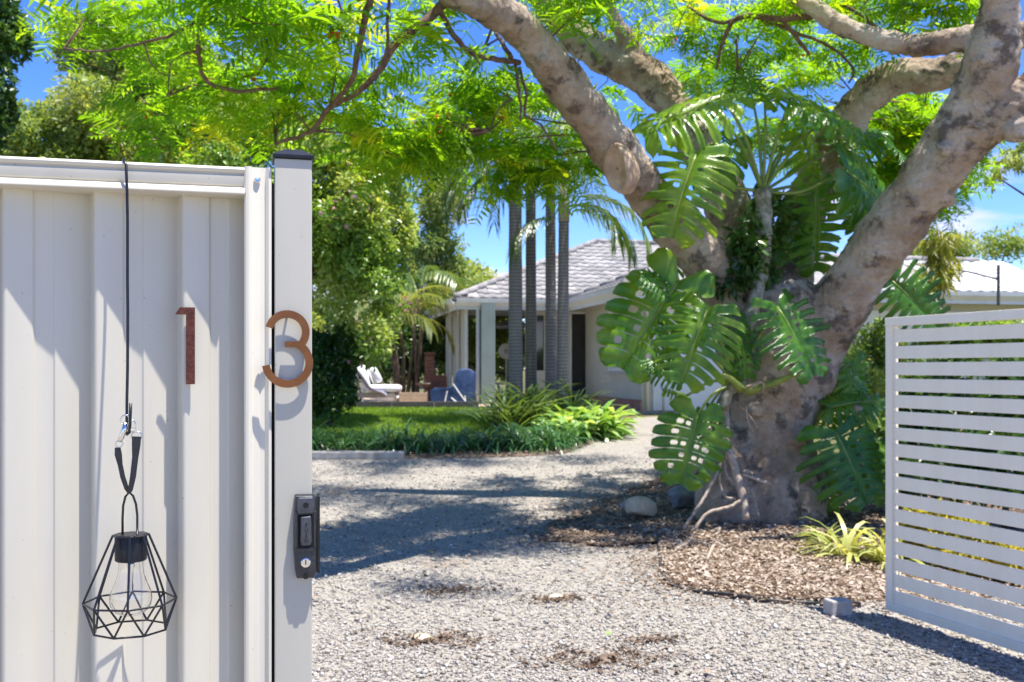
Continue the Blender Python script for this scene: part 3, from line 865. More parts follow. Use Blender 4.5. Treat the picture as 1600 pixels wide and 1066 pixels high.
ct = FP(204.5, 836, cw); cm = FP(203.5, 939, cw); cbm = FP(204.5, 983, cw)
lan = thing('lantern', 'black geometric wire cage lantern hanging against the corrugated fence', 'lantern', tuple(ct))
def vert(c, r, k, off=0.0, n=8):
    a = 2 * math.pi * (k + off) / n - math.pi / 2 + R(4)
    return c + fu * (r * math.cos(a)) - fn * (r * math.sin(a))
pxm = (FP(231, 836, cw) - FP(204, 836, cw)).length / 27.0
R1, R2, R3 = 28 * pxm, 72.5 * pxm, 59 * pxm
cage = MB()
tops = [vert(ct, R1, k) for k in range(8)]
mids = [vert(cm, R2, k) for k in range(8)]
bots = [vert(cbm, R3, k, .5) for k in range(8)]
for k in range(8):
    j = (k + 1) % 8
    cage.tube([tops[k], tops[j]], 0.0017, 8)
    cage.tube([mids[k], mids[j]], 0.0017, 8)
    cage.tube([bots[k], bots[j]], 0.0017, 8)
    cage.tube([tops[k], mids[k]], 0.0019, 8)
    cage.tube([mids[k], bots[k]], 0.0017, 8)
    cage.tube([mids[j], bots[k]], 0.0017, 8)
cage.build('wire_cage', M['black_wire'], lan, smooth=True, shade_angle=50)
hd = [FP(191.5, 838, cw)] + [FP(x, y, cw + .002) for x, y in ((191.5, 810), (192.5, 790), (196, 776), (202, 769.5), (208, 775), (212.5, 788), (214.5, 805), (214.5, 838))] + [FP(213, 841, cw + .02), FP(211, 838, cw + .028)]
MB().tube(hd, 0.0019, 10).build('handle', M['black_wire'], lan, smooth=True)
MB().lathe([(0.001, 0.002), (0.0235, 0.002), (0.0245, 0.0), (0.0245, -0.039), (0.0225, -0.041), (0.001, -0.041)], ct, 28).build('socket', M['black_plastic'], lan, smooth=True, shade_angle=40)
bulb = [(0.0185, -0.040), (0.019, -0.052), (0.0205, -0.064), (0.0255, -0.078), (0.0305, -0.090), (0.0325, -0.101), (0.0310, -0.112), (0.0255, -0.121), (0.016, -0.127), (0.006, -0.1295), (0.0005, -0.130)]
inner = [(r - 0.0011 if r > .002 else r, z + 0.0011 * (1 if r < .02 else .6)) for r, z in bulb]
MB().lathe(bulb + inner[::-1], ct, 32, cap=False).build('bulb', M['glass'], lan, smooth=True)
MB().lathe([(0.006, -0.041), (0.006, -0.050), (0.0035, -0.058), (0.002, -0.085), (0.0025, -0.09), (0.0005, -0.091)], ct, 12).build('filament_stem', M['chrome'], lan, smooth=True)

# ------------------------------------------------------------------ slatted gate standing open at right
GA = Vector((2.225, 5.88, 0)); GB = Vector((2.225 + 3.45 * 0.353, 5.88 - 3.45 * 0.935, 0))
gu = (GB - GA).normalized(); gn = Vector((gu.y, -gu.x, 0))
if gn.x > 0: gn = -gn
Mg = Matrix((gu, gn, UZ)).transposed()
gate = thing('slat_gate', 'pale grey horizontal slat gate standing open on the gravel at right', 'gate', tuple(GA))
GL = 3.5
ZB, ZT = 0.045, 1.765
def gbox(u0, u1, z0, z1, th, name, off=0.0, bev=0.003):
    c = GA + gu * ((u0 + u1) / 2) + gn * off + UZ * ((z0 + z1) / 2)
    return MB().box(c, (u1 - u0, th, z1 - z0), Mg).build(name, M['gate_paint'], gate, bevel=bev)
gbox(0, 0.052, ZB, ZT - 0.05, 0.05, 'stile')
gbox(GL - 0.052, GL, ZB, ZT - 0.05, 0.05, 'stile')
gbox(-0.003, GL, ZT - 0.05, ZT, 0.053, 'top_rail')
gbox(0.052, GL - 0.052, ZB, ZB + 0.05, 0.05, 'bottom_rail')
ns = 17
zb0, zt0 = ZB + 0.05, ZT - 0.05
pitch = (zt0 - zb0) / ns
gb = MB()
first = None
for k in range(ns):
    zc = zt0 - pitch * (k + 0.62)
    c = GA + gu * (GL / 2) + UZ * zc
    mb = MB().box(c, (GL - 0.10, 0.017, 0.074), Mg)
    if k == 0:
        first = mb.build('slat', M['gate_paint'], gate, bevel=0.002)
    else:
        s_ = first.copy(); C.objects.link(s_); s_.location = (0, 0, -pitch * k)
        s_.rotation_euler = (0, 0, 0)
# little clips that hold slat ends
for k in range(ns):
    MB().box(GA + gu * 0.058 + gn * 0.008 + UZ * (zt0 - pitch * (k + 0.12)), (0.012, 0.012, 0.020), Mg).build('slat_spacer', M['gate_paint'], gate)
# hinge post out of frame
hpst = thing('hinge_post', 'square grey steel post the slat gate hinges on', 'gate post', tuple(GA + gu * (GL + 0.06)))
MB().box(GA + gu * (GL + 0.06) + UZ * 0.9, (0.075, 0.075, 1.84), Mg).build('square_post', M['gate_paint'], hpst, bevel=0.003)

# ------------------------------------------------------------------ flame tree (trunk, limbs, twigs, leaf crown)
flame = thing('flame_tree', 'huge flame tree with a forked grey brown trunk wrapped in monstera', 'tree', (TREE.x, TREE.y, 0.03))
def L(pts): return [at(a, b, d) for a, b, d in pts]
def rr(pxs, pts): return [w / 2 / F * p[2] for w, p in zip(pxs, pts)]
limbs = []
def limb(pts, widths): limbs.append((L(pts), rr(widths, pts)))
# trunk
limb([(1205, 845, 9.3), (1204, 800, 9.3), (1203, 740, 9.3), (1203, 680, 9.3), (1205, 620, 9.3), (1210, 560, 9.3), (1205, 500, 9.35), (1195, 460, 9.4)], [190, 172, 145, 132, 140, 162, 170, 130])
# left leaning limb A
A_ = [(1185, 560, 9.3), (1150, 480, 9.2), (1105, 410, 9.05), (1050, 345, 8.85), (1000, 285, 8.6), (955, 225, 8.35), (905, 160, 8.05), (868, 110, 7.8), (830, 62, 7.5), (790, 25, 7.15), (735, -2, 6.8), (670, -40, 6.4), (590, -80, 6.0), (500, -120, 5.7), (400, -130, 5.5), (300, -170, 5.3)]
limb(A_, [112, 98, 80, 72, 70, 70, 66, 62, 60, 57, 53, 48, 42, 34, 24, 10])
# back limb B and fork
B_ = [(1180, 470, 9.6), (1140, 330, 9.9), (1090, 225, 10.1), (1040, 150, 10.2), (1000, 112, 10.2), (950, 92, 10.2), (905, 60, 10.2), (860, 10, 10.2), (820, -50, 10.2), (770, -130, 10.2), (740, -200, 10.1)]
limb(B_, [96, 70, 60, 56, 60, 56, 52, 48, 42, 26, 9])
limb([(1005, 115, 10.2), (985, 70, 10.1), (958, 25, 10.0), (940, -40, 9.9), (915, -120, 9.8)], [36, 27, 23, 19, 7])
# centre limb Cc
Cc = [(1215, 480, 9.6), (1240, 380, 9.8), (1268, 300, 9.9), (1305, 225, 9.9), (1345, 160, 9.8), (1400, 122, 9.6), (1460, 118, 9.4), (1530, 92, 9.2), (1620, 40, 9.0), (1720, -40, 8.8), (1800, -120, 8.6)]
limb(Cc, [92, 72, 66, 62, 58, 55, 52, 46, 38, 24, 9])
# right limb D
D_ = [(1225, 640, 9.3), (1268, 560, 9.25), (1305, 490, 9.1), (1345, 425, 8.95), (1395, 355, 8.75), (1445, 290, 8.5), (1490, 225, 8.3), (1525, 160, 8.1), (1548, 95, 7.9), (1560, 30, 7.75), (1562, -60, 7.6), (1540, -160, 7.5), (1500, -260, 7.4), (1470, -340, 7.3)]
limb(D_, [94, 94, 88, 88, 88, 90, 90, 92, 78, 66, 56, 42, 26, 9])
limb([(1520, 190, 8.2), (1570, 165, 8.0), (1640, 150, 7.9), (1730, 60, 7.8), (1800, -40, 7.7)], [110, 80, 56, 34, 10])
# thin upper right limb E
limb([(1545, 55, 7.9), (1500, 62, 8.0), (1440, 72, 8.1), (1385, 65, 8.2), (1330, 48, 8.3), (1285, 22, 8.35), (1240, -10, 8.4), (1190, -50, 8.4), (1120, -110, 8.4)], [44, 38, 36, 34, 30, 28, 24, 20, 8])
# buttress roots
for (a, b, d, w0, w1) in ((1112, 836, 8.95, 96, 60), (1165, 842, 8.85, 84, 52), (1268, 832, 8.95, 96, 60), (1292, 822, 9.25, 60, 34), (1225, 848, 8.75, 78, 56)):
    top = (1200 + (a - 1205) * .35, 690, 9.25)
    mid = (1200 + (a - 1205) * .72, 775, (9.25 + d) / 2)
    end = (a + (a - 1205) * .35, b + 14, d - .05)
    limb([top, mid, (a, b - 8, d), end], [w0, w0, w1, w1 * .5])
trunk_mb = MB()
def resample(pts, rad, step=0.10):
    "Catmull-Rom through the points, so limbs bend smoothly"
    P = [pts[0] * 2 - pts[1]] + list(pts) + [pts[-1] * 2 - pts[-2]]
    Q = []; Rd = []
    for i in range(1, len(P) - 2):
        n = max(2, int((P[i + 1] - P[i]).length / step))
        for k in range(n):
            t = k / n
            a, b, c, d = P[i - 1], P[i], P[i + 1], P[i + 2]
            q = 0.5 * ((2 * b) + (c - a) * t + (2 * a - 5 * b + 4 * c - d) * t * t + (3 * b - a - 3 * c + d) * t ** 3)
            Q.append(q); Rd.append(rad[i - 1] * (1 - t) + rad[i] * t)
    Q.append(P[-2]); Rd.append(rad[-1])
    return Q, Rd
limb_pts = []
for pts, rad in limbs:
    Q, Rd = resample(pts, rad)
    Rd = [r * (1 + 0.05 * math.sin(i * 0.9 + rad[0] * 40) + random.uniform(-.03, .03)) for i, r in enumerate(Rd)]
    trunk_mb.tube(Q, Rd, 16, wob=0.035)
    limb_pts += list(zip(Q, Rd))
# knots and swellings
for (px, py, d, r) in ((848, 95, 7.45, .05), (1098, 400, 8.85, .05), (1475, 235, 8.1, .06), (1482, 312, 8.4, .07), (1338, 640, 8.95, .05), (1030, 325, 8.6, .05), (1180, 640, 8.92, .07), (1250, 690, 8.95, .08), (1590, 200, 7.9, .12)):
    c = at(px, py, d)
    prof = [(r * math.sin(math.pi * k / 8) + .001, r * math.cos(math.pi * k / 8)) for k in range(9)]
    trunk_mb.lathe(prof, c, 12)
raw = trunk_mb.build('trunk', M['bark'], None)
rm = raw.modifiers.new('fuse', 'REMESH'); rm.mode = 'VOXEL'; rm.voxel_size = 0.019; rm.use_smooth_shade = True
sm = raw.modifiers.new('smooth', 'SMOOTH'); sm.factor = 0.6; sm.iterations = 6
tex = bpy.data.textures.new('bark_lumps', 'CLOUDS'); tex.noise_scale = 0.22; tex.noise_depth = 3
dm = raw.modifiers.new('lumps', 'DISPLACE'); dm.texture = tex; dm.texture_coords = 'GLOBAL'; dm.strength = 0.055; dm.mid_level = 0.5
tex2 = bpy.data.textures.new('bark_ridges', 'MUSGRAVE'); tex2.noise_scale = 0.09; tex2.musgrave_type = 'RIDGED_MULTIFRACTAL'
dm2 = raw.modifiers.new('ridges', 'DISPLACE'); dm2.texture = tex2; dm2.texture_coords = 'GLOBAL'; dm2.strength = 0.012; dm2.mid_level = 0.5
dg = bpy.context.evaluated_depsgraph_get()
me = bpy.data.meshes.new_from_object(raw.evaluated_get(dg))
bpy.data.objects.remove(raw)
me.name = 'trunk'
me.transform(Matrix.Translation(-ORG[flame.name]))
me.materials.clear(); me.materials.append(M['bark'])
me.polygons.foreach_set('use_smooth', [True] * len(me.polygons))
tr = bpy.data.objects.new('trunk', me); C.objects.link(tr); tr.parent = flame
# pruned branch scar
sc_c = at(946, 262, 8.05)
nrm = Vector((-0.70, -0.70, -0.05)).normalized()
sc_c = sc_c - nrm * 0.11 + Vector((0.03, 0, 0))
s1 = nrm.cross(UZ).normalized(); s2 = s1.cross(nrm)
if s2.z < 0: s2 = -s2
tilt = Matrix.Rotation(R(14), 3, nrm)
s1 = tilt @ s1; s2 = tilt @ s2
Ms = Matrix((s1, s2, nrm)).transposed()
rim = MB(); n = 28; vs = []; fs = []
prof = [(0.5, -0.22), (1.05, -0.10), (1.12, -0.02), (1.10, 0.025), (0.95, 0.035), (0.80, 0.018), (0.5, 0.002), (0.05, 0.006)]
for r_, h_ in prof:
    for k in range(n):
        w = 2 * math.pi * k / n
        wobble = 1 + 0.05 * math.sin(3 * w + 1) + 0.03 * math.sin(7 * w)
        vs.append(sc_c + Ms @ Vector((r_ * 0.112 * wobble * math.cos(w), r_ * 0.19 * wobble * math.sin(w), h_)))
for i in range(len(prof) - 1):
    for k in range(n): fs.append((i * n + k, i * n + (k + 1) % n, (i + 1) * n + (k + 1) % n, (i + 1) * n + k))
rim.add(vs, fs)
M['scar'] = mat('pruned_wood', (0.33, 0.21, 0.135), (0.54, 0.39, 0.27), 7, rough=0.8, spec=0.2, bump=0.5, bscale=30)
sco = rim.build('pruning_scar', M['scar'], flame, smooth=True)
sco['label'] = 'oval pruning scar with pale swollen rim'

# thin hanging branches
thin = [
 ([(340, -30, 6.0), (330, 5, 6.0), (312, 45, 6.1), (312, 95, 6.2), (325, 128, 6.3), (370, 142, 6.4), (435, 138, 6.6)], 9, 5),
 ([(316, 20, 6.05), (285, 48, 6.1), (225, 66, 6.2), (160, 80, 6.4), (100, 76, 6.6)], 6, 3),
 ([(225, 66, 6.2), (240, 105, 6.3), (262, 118, 6.4)], 3, 2),
 ([(312, 80, 6.2), (270, 95, 6.3), (262, 150, 6.5)], 4, 2),
 ([(700, -5, 6.7), (672, 28, 6.7), (625, 62, 6.6), (590, 112, 6.6), (555, 148, 6.6), (515, 168, 6.7), (485, 205, 6.8), (430, 225, 6.9)], 17, 5),
 ([(590, -30, 6.1), (572, 20, 6.2), (562, 70, 6.3), (548, 128, 6.4), (520, 162, 6.6)], 13, 7),
 ([(608, -30, 6.2), (606, 40, 6.3), (600, 95, 6.4), (560, 140, 6.5)], 6, 4),
 ([(686, 10, 6.7), (705, 48, 6.8), (732, 80, 7.0), (770, 92, 7.3), (810, 98, 7.6)], 9, 9),
 ([(735, 80, 7.0), (750, 102, 7.0)], 5, 3),
 ([(805, 96, 7.6), (812, 150, 7.5), (815, 190, 7.5)], 6, 3),
 ([(812, 105, 7.6), (822, 150, 7.6), (820, 180, 7.6), (845, 195, 7.6), (870, 235, 7.6)], 5, 3),
 ([(800, 92, 7.5), (780, 60, 7.6), (770, 40, 7.7)], 8, 5),
 ([(800, 155, 7.6), (780, 170, 7.6), (765, 205, 7.7)], 4, 2),
 ([(520, -20, 6.3), (535, 30, 6.4), (500, 60, 6.5), (420, 85, 6.6)], 4, 2),
 ([(418, -20, 6.3), (430, 20, 6.4), (395, 60, 6.5)], 4, 2),
 ([(1285, 22, 8.4), (1220, 30, 8.6), (1165, 25, 8.8), (1140, 40, 8.9), (1125, 80, 9.0), (1120, 110, 9.1)], 12, 4),
 ([(1170, 25, 8.8), (1120, 35, 9.0), (1075, 10, 9.1)], 7, 4),
 ([(1222, 30, 8.6), (1245, 60, 8.7), (1265, 85, 8.8)], 7, 5),
 ([(1190, 30, 8.8), (1255, 55, 8.9), (1300, 75, 9.0), (1335, 110, 9.1), (1325, 130, 9.2)], 6, 3),
 ([(1385, 60, 8.2), (1340, 20, 8.6), (1300, 5, 8.8)], 8, 5),
 ([(1150, 60, 8.9), (1152, 110, 9.3), (1140, 150, 9.5)], 4, 2),
 ([(1560, 140, 8.0), (1600, 130, 7.9), (1650, 60, 7.8)], 30, 20),
]
for pts, w0, w1 in thin:
    n = len(pts)
    Q, Rd = resample(L(pts), rr([w0 + (w1 - w0) * i / (n - 1) for i in range(n)], pts), 0.05)
    Q = [q + Vector((random.uniform(-1, 1), random.uniform(-1, 1), random.uniform(-1, 1))) * 0.006 for q in Q]
    MB().tube(Q, Rd, 8).build('branch', M['twig'], flame, smooth=True)

# feathery leaf prototypes: rachis with pairs of pinnae, drooping, no two alike
def feather(npair, seg=2, seed=0):
    r3 = np.random.default_rng(seed)
    vs = []; fs = []
    dr = r3.uniform(.08, .42); side = r3.uniform(-.16, .16)
    def q(s):                                  # rachis curve
        return np.array([side * s * s, s, -dr * s * s])
    for i in range(npair):
        s = 0.14 + 0.86 * i / (npair - 1)
        for sg in (-1, 1):
            if r3.random() < .05: continue
            ln = (0.33 * math.sin(math.pi * (0.22 + 0.66 * (i / (npair - 1)))) + 0.03) * r3.uniform(.7, 1.15)
            d = np.array([sg * 0.92, 0.42 + r3.normal(0, .16), r3.normal(0, .22)]); d /= np.linalg.norm(d)
            wv = np.array([-d[1] * sg, d[0] * sg, r3.normal(0, .5)]) * 0.024
            b = len(vs); p0 = q(s); dd = r3.uniform(.05, .4)
            for k in range(seg + 1):
                t = k / seg
                p = p0 + d * ln * t + np.array([0, 0, -dd * ln * t * t])
                ww = wv * (0.6 if k == 0 else (1.15 if k < seg else 0.30))
                vs += [p - ww, p + ww]
            for k in range(seg):
                fs.append((b + 2 * k, b + 2 * k + 1, b + 2 * k + 3, b + 2 * k + 2))
    for (a, c) in ((0, .5), (.5, 1.0)):
        b = len(vs); p0 = q(a); p1 = q(c); w_ = np.array([0.006, 0, 0])
        vs += [p0 - w_, p0 + w_, p1 + w_, p1 - w_]; fs.append((b, b + 1, b + 2, b + 3))
    return np.array(vs), np.array(fs)
PROTO = [feather(11, 2, k) for k in range(6)]
PROTOC = [feather(6, 1, 10 + k) for k in range(3)]

def place_all(protos, P, D, N, sc_, tint):
    Vs = []; Fs = []; Ts = []; off_ = 0
    which = rng.integers(0, len(protos), len(P))
    for k, (pv, pf) in enumerate(protos):
        m_ = which == k
        v, f, t = place_proto(pv, pf, P[m_], D[m_], N[m_], sc_[m_], tint[m_])
        Vs.append(v); Fs.append(f + off_); Ts.append(t); off_ += len(v)
    return np.concatenate(Vs), np.concatenate(Fs), np.concatenate(Ts)

def place_proto(PV, PF, P, D, N, sc_, tint):
    D = unit(D); Sd = unit(np.cross(D, N)); N = unit(np.cross(Sd, D))
    V = P[:, None] + sc_[:, None, None] * (PV[None, :, 0:1] * Sd[:, None] + PV[None, :, 1:2] * D[:, None] + PV[None, :, 2:3] * N[:, None])
    Fc = PF[None] + (np.arange(len(P)) * len(PV))[:, None, None]
    return V.reshape(-1, 3), Fc.reshape(-1, PF.shape[1]), np.repeat(tint, len(PF))

def clumps(blobs, per=8):
    "leaf positions: twig ends inside ellipsoids (centre, radii, count), leaves rayed out round each"
    Ps = []; Ds = []; T = []; ends = []
    for (c, rad, n) in blobs:
        c = np.array(c); rad = np.array(rad)
        g = rng.normal(0, 1, (n, 3)); g = unit(g) * rng.random((n, 1)) ** (1 / 2.2)
        ce = c + g * rad
        tb = rng.normal(-.04, .20, n)
        for k in range(n):
            ends.append(ce[k])
            m_ = rng.integers(per - 3, per + 3)
            a = rng.random() * 6.28 + np.arange(m_) * 2.4
            el = rng.normal(-0.05, .33, m_)
            d = np.stack([np.cos(a) * np.cos(el), np.sin(a) * np.cos(el), np.sin(el)], -1)
            Ps.append(ce[k] + rng.normal(0, .05, (m_, 3))); Ds.append(d)
            T.append(np.clip(0.5 + tb[k] + rng.normal(0, .2, m_), 0, 1))
    return np.concatenate(Ps), np.concatenate(Ds), np.concatenate(T), ends

def pb(px, py, d, rx, ry, n, rd=None):
    c = at(px, py, d)
    return (tuple(c), (rx / F * d, rd if rd else rx / F * d * 1.5, ry / F * d), max(3, int(n * (.125 if px < 700 else .135 if px < 1000 else .30))))
vis_blobs = [
 pb(420, 90, 6.6, 130, 60, 52), pb(545, 120, 7.0, 110, 65, 52), pb(250, 70, 6.8, 120, 50, 34), pb(330, 180, 7.4, 130, 45, 46), pb(440, 160, 6.9, 110, 40, 34),
 pb(170, 60, 7.6, 80, 40, 12), pb(640, 190, 7.8, 100, 60, 80), pb(590, 215, 7.2, 90, 30, 24), pb(720, 150, 8.2, 90, 50, 60), pb(770, 205, 8.6, 80, 50, 60),
 pb(850, 245, 9.0, 75, 40, 55), pb(880, 180, 9.4, 70, 60, 50), pb(470, 20, 6.2, 130, 40, 40), pb(620, 50, 6.6, 70, 60, 22), pb(790, 260, 8.8, 80, 35, 36),
 pb(360, 20, 6.2, 90, 40, 22), pb(230, 200, 8.2, 110, 40, 24), pb(180, 20, 7.0, 60, 30, 8), pb(660, 235, 8.6, 60, 30, 30),
 pb(1090, 60, 10.3, 110, 40, 26), pb(1200, 40, 9.6, 110, 50, 34), pb(1380, 20, 9.0, 120, 40, 34), pb(1450, 200, 10.8, 90, 70, 150), pb(1330, 235, 11.4, 110, 70, 90),
 pb(1160, 170, 11.2, 110, 60, 26), pb(1060, 20, 9.0, 80, 26, 12), pb(950, 200, 11.2, 60, 60, 22), pb(1480, 25, 8.7, 60, 36, 18), pb(1230, 120, 10.8, 90, 60, 30),
 pb(905, 15, 7.4, 40, 26, 7), pb(1420, 290, 12.0, 90, 60, 110), pb(1100, 120, 10.6, 60, 40, 10), pb(1180, -10, 8.6, 140, 30, 20),
]
Pp, Dp, Tp, ends = clumps(vis_blobs, 13)
Np = np.array([0, -.2, 1.0]) + rng.normal(0, .42, Pp.shape)
V, Fc, tt = place_all(PROTO, Pp, Dp, Np, rng.uniform(.24, .42, len(Pp)), Tp)
npmesh('crown', V, Fc, M['poinciana'], flame, tt)
# the high umbrella above the picture, which shades the drive
hi_blobs = []
for k in range(215):
    x = random.uniform(-3.2, 4.5); y = random.uniform(5.75 + max(0, x) * .42, 14.6)
    if x < -1.4 and y > 11.2: continue
    if x > 1.3 and random.random() < .8: continue
    if x < .6 and y < 9.3 and random.random() < .85: continue
    z = max(4.6, CAM_Z + .385 * y) + random.uniform(0, .9)
    hi_blobs.append(((x, y, z), (.26, .26, .08), 4))
Ph, Dh, Th, ends_h = clumps(hi_blobs, 6)
fit = (Ph[:, 2] - CAM_Z) / Ph[:, 1] * F > 560                    # stays above the lower, modelled sprays
Ph, Dh, Th = Ph[fit], Dh[fit], Th[fit]
V, Fc, tt = place_all(PROTOC, Ph, Dh, np.array([0, 0, 1.0]) + rng.normal(0, .25, Ph.shape), rng.uniform(.42, .66, len(Ph)), Th)
npmesh('upper_crown', V, Fc, M['poinciana'], flame, tt)
# twigs from the branches to the leaf sprays
LP = np.array([tuple(q) for q, r in limb_pts] + [tuple(q) for pts, a, b in thin for q in L(pts)])
tw = MB()
for e in ends:
    if random.random() < 0.45: continue
    e = np.array(e)
    dd = np.linalg.norm(LP - e, axis=1)
    s = LP[np.argmin(dd + (LP[:, 2] < e[2] - .8) * 0.3)]
    ln = np.linalg.norm(e - s)
    if ln > 1.0: s = e + (s - e) * (0.8 / ln)
    mid = (s + e) / 2 + rng.normal(0, .06, 3) + np.array([0, 0, .05])
    tw.tube([s, mid, e], [0.009, 0.0055, 0.003], 5)
o = tw.build('twigs', M['twig'], flame); o['kind'] = 'stuff'
# a few red flowers
k = rng.choice(len(Pp), 40)
n = len(k) * 5
P = np.repeat(Pp[k], 5, 0) + rng.normal(0, .02, (n, 3))
V, Fc = leaf_quads(P, rng.normal(0, 1, (n, 3)), rng.normal(0, 1, (n, 3)), np.full(n, .05), np.full(n, .035))
t = rng.random(n)
npmesh('blossoms', V, Fc, M['red_petal'], flame, np.concatenate([t, t]), kind='stuff')

# ------------------------------------------------------------------ monstera climbing the trunk
def monstera_leaf(nf=9, seed=0, pierced=False):
    "leaf 1 long: midrib along +Y, cut into fingers with a row of holes beside the rib"
    rs = np.random.default_rng(seed)
    cx, cy, cw_ = rs.uniform(.15, .75), rs.uniform(.12, .40), rs.normal(0, .10)
    vs = []; fs = []; tn = []
    def half_w(y): return 0.56 * math.sqrt(max(0.0, 1 - ((y - 0.38) / 0.66) ** 2)) * (1.0 if y > .1 else 1.0)
    for sg in (-1, 1):
        for i in range(nf):
            ya, yb = [-0.02 + 0.95 * (k_ / nf) ** 1.12 for k_ in (i, i + 1)]
            # where the finger ends on the margin
            ta, tb = [-0.26 + 1.27 * (k_ / nf) ** 0.80 for k_ in (i, i + 1)]
            cut = rs.uniform(0.26, 0.48); gap = rs.uniform(0.24, 0.56); fd = rs.normal(0, .09); fl_ = rs.uniform(.86, 1.06)
            hole = rs.random() < 0.75; h0 = rs.uniform(.10, .16); h1 = rs.uniform(.32, .38)
            if pierced: cut = rs.uniform(.60, .84); gap = rs.uniform(.10, .34)
            hole2 = pierced and rs.random() < .85
            VV = [0, .06, h0, h0 + .10, h1, h1 + .15, .58, cut, .88, .97, 1.0] if pierced else [0, .06, h0, h0 + .10, cut, .62, .76, .88, .93, .97, 1.0]
            UU = [0, .22, .5, .78, 1.0]
            grid = {}
            base = len(vs)
            for a, v in enumerate(VV):
                for b, u in enumerate(UU):
                    uu = u
                    if v >= cut and i < nf - 1:
                        g = gap * min(1, (v - cut) / 0.15) * .5
                        uu = g + u * (1 - 2 * g)
                    elif v >= cut:
                        uu = u * 0.92 + .02
                    rows = (2, 3, 4, 5) if pierced else (2, 3)
                    if a in rows and b in (1, 3): uu += .11 if b == 1 else -.11
                    vv_ = v + ((-.022 if a % 2 == 0 else .022) if (a in rows and b == 2) else 0)
                    if abs(v - 1.0) < 1e-6: uu = 0.5 + (uu - .5) * 0.42
                    if abs(v - .97) < 1e-6: uu = 0.5 + (uu - .5) * 0.78
                    y0 = ya + (yb - ya) * uu
                    y1 = ta + (tb - ta) * uu
                    yc = min(1.0, max(-0.27, y1))
                    x1 = 0.56 * math.sqrt(max(0.02, 1 - ((yc - 0.36) / 0.665) ** 2))
                    bend = vv_ ** 1.25
                    x = x1 * vv_ * (1.0 + 0.03 * math.sin(7 * i))
                    y = y0 * (1 - bend) + yc * bend
                    x *= 1 + (fl_ - 1) * v
                    z = fd * max(0, v - .3) ** 1.3 - cx * x * x * 1.4 - cy * (y * abs(y) if y > 0 else 0) + cw_ * x * y * sg - 0.25 * max(0, v - .75) ** 2 * 4 * rs.random() + 0.03 * math.sin(math.pi * 2 * u) * v - 0.05 * (1 - math.exp(-v * 9)) * -1
                    vs.append((sg * x, y, z)); grid[(a, b)] = base + a * len(UU) + b
            for a in range(len(VV) - 1):
                for b in range(len(UU) - 1):
                    if hole and a == 2 and b in (1, 2) and 0 < i < nf - 1: continue
                    if hole2 and a == 4 and b in (1, 2) and 0 < i < nf - 1: continue
                    q = (grid[(a, b)], grid[(a, b + 1)], grid[(a + 1, b + 1)], grid[(a + 1, b)])
                    fs.append(q if sg > 0 else q[::-1]); tn.append(0.5)
    return vs, fs

def monstera_mat():
    m, n, p, out = newmat('monstera_leaf')
    x = noise(n, 3.0, 4)
    oi = n.nodes.new('ShaderNodeObjectInfo')
    ad = n.nodes.new('ShaderNodeMath'); ad.operation = 'MULTIPLY_ADD'; ad.inputs[1].default_value = 0.35; 
    n.links.new(oi.outputs['Random'], ad.inputs[0]); n.links.new(x.outputs['Fac'], ad.inputs[2])
    r = ramp(n, [(0.35, (0.03, 0.105, 0.014)), (0.62, (0.075, 0.195, 0.018)), (0.95, (0.20, 0.31, 0.025))])
    n.links.new(ad.outputs[0], r.inputs[0]); n.links.new(r.outputs[0], p.inputs['Base Color'])
    p.inputs['Roughness'].default_value = 0.27; p.inputs['Specular IOR Level'].default_value = 0.5
    w = noise(n, 26, 2)
    b = n.nodes.new('ShaderNodeBump'); b.inputs['Strength'].default_value = 0.25; b.inputs['Distance'].default_value = 0.02
    n.links.new(w.outputs['Fac'], b.inputs['Height']); n.links.new(b.outputs[0], p.inputs['Normal'])
    t = n.nodes.new('ShaderNodeBsdfTranslucent')
    mm = n.nodes.new('ShaderNodeMixRGB'); mm.blend_type = 'MULTIPLY'; mm.inputs[0].default_value = 1
    mm.inputs[2].default_value = (2.6, 2.2, 0.6, 1)
    n.links.new(r.outputs[0], mm.inputs[1]); n.links.new(mm.outputs[0], t.inputs['Color'])
    s = n.nodes.new('ShaderNodeMixShader'); s.inputs[0].default_value = 0.38
    n.links.new(p.outputs[0], s.inputs[1]); n.links.new(t.outputs[0], s.inputs[2])
    n.links.new(s.outputs[0], out.inputs[0])
    return m
M['monstera'] = monstera_mat()
mon = thing('monstera', 'climbing monstera with huge split leaves growing up the flame tree trunk', 'plant', (TREE.x - .1, 8.75, 0.1))
LEAF_ME = []
for sd in range(6):
    vs, fs = monstera_leaf((8, 9, 7, 9, 7, 8)[sd], sd, sd in (2, 5))
    me = bpy.data.meshes.new('leaf'); me.from_pydata(vs, [], fs)
    bm = bmesh.new(); bm.from_mesh(me); bmesh.ops.remove_doubles(bm, verts=bm.verts, dist=0.0015)
    bmesh.ops.smooth_vert(bm, verts=bm.verts, factor=0.25, use_axis_x=True, use_axis_y=True, use_axis_z=True)
    bm.to_mesh(me); bm.free()
    me.polygons.foreach_set('use_smooth', [True] * len(me.polygons)); me.materials.append(M['monstera'])
    LEAF_ME.append(me)
rb = MB(); rb.tube([(0, .93 * q / 8, -.24 * (.93 * q / 8) ** 2 + .010) for q in range(9)], [.016, .015, .0135, .012, .010, .008, .0065, .005, .002], 6)
rbo = rb.build('midrib', M['petiole'], None, smooth=True); RIB_ME = rbo.data; bpy.data.objects.remove(rbo)
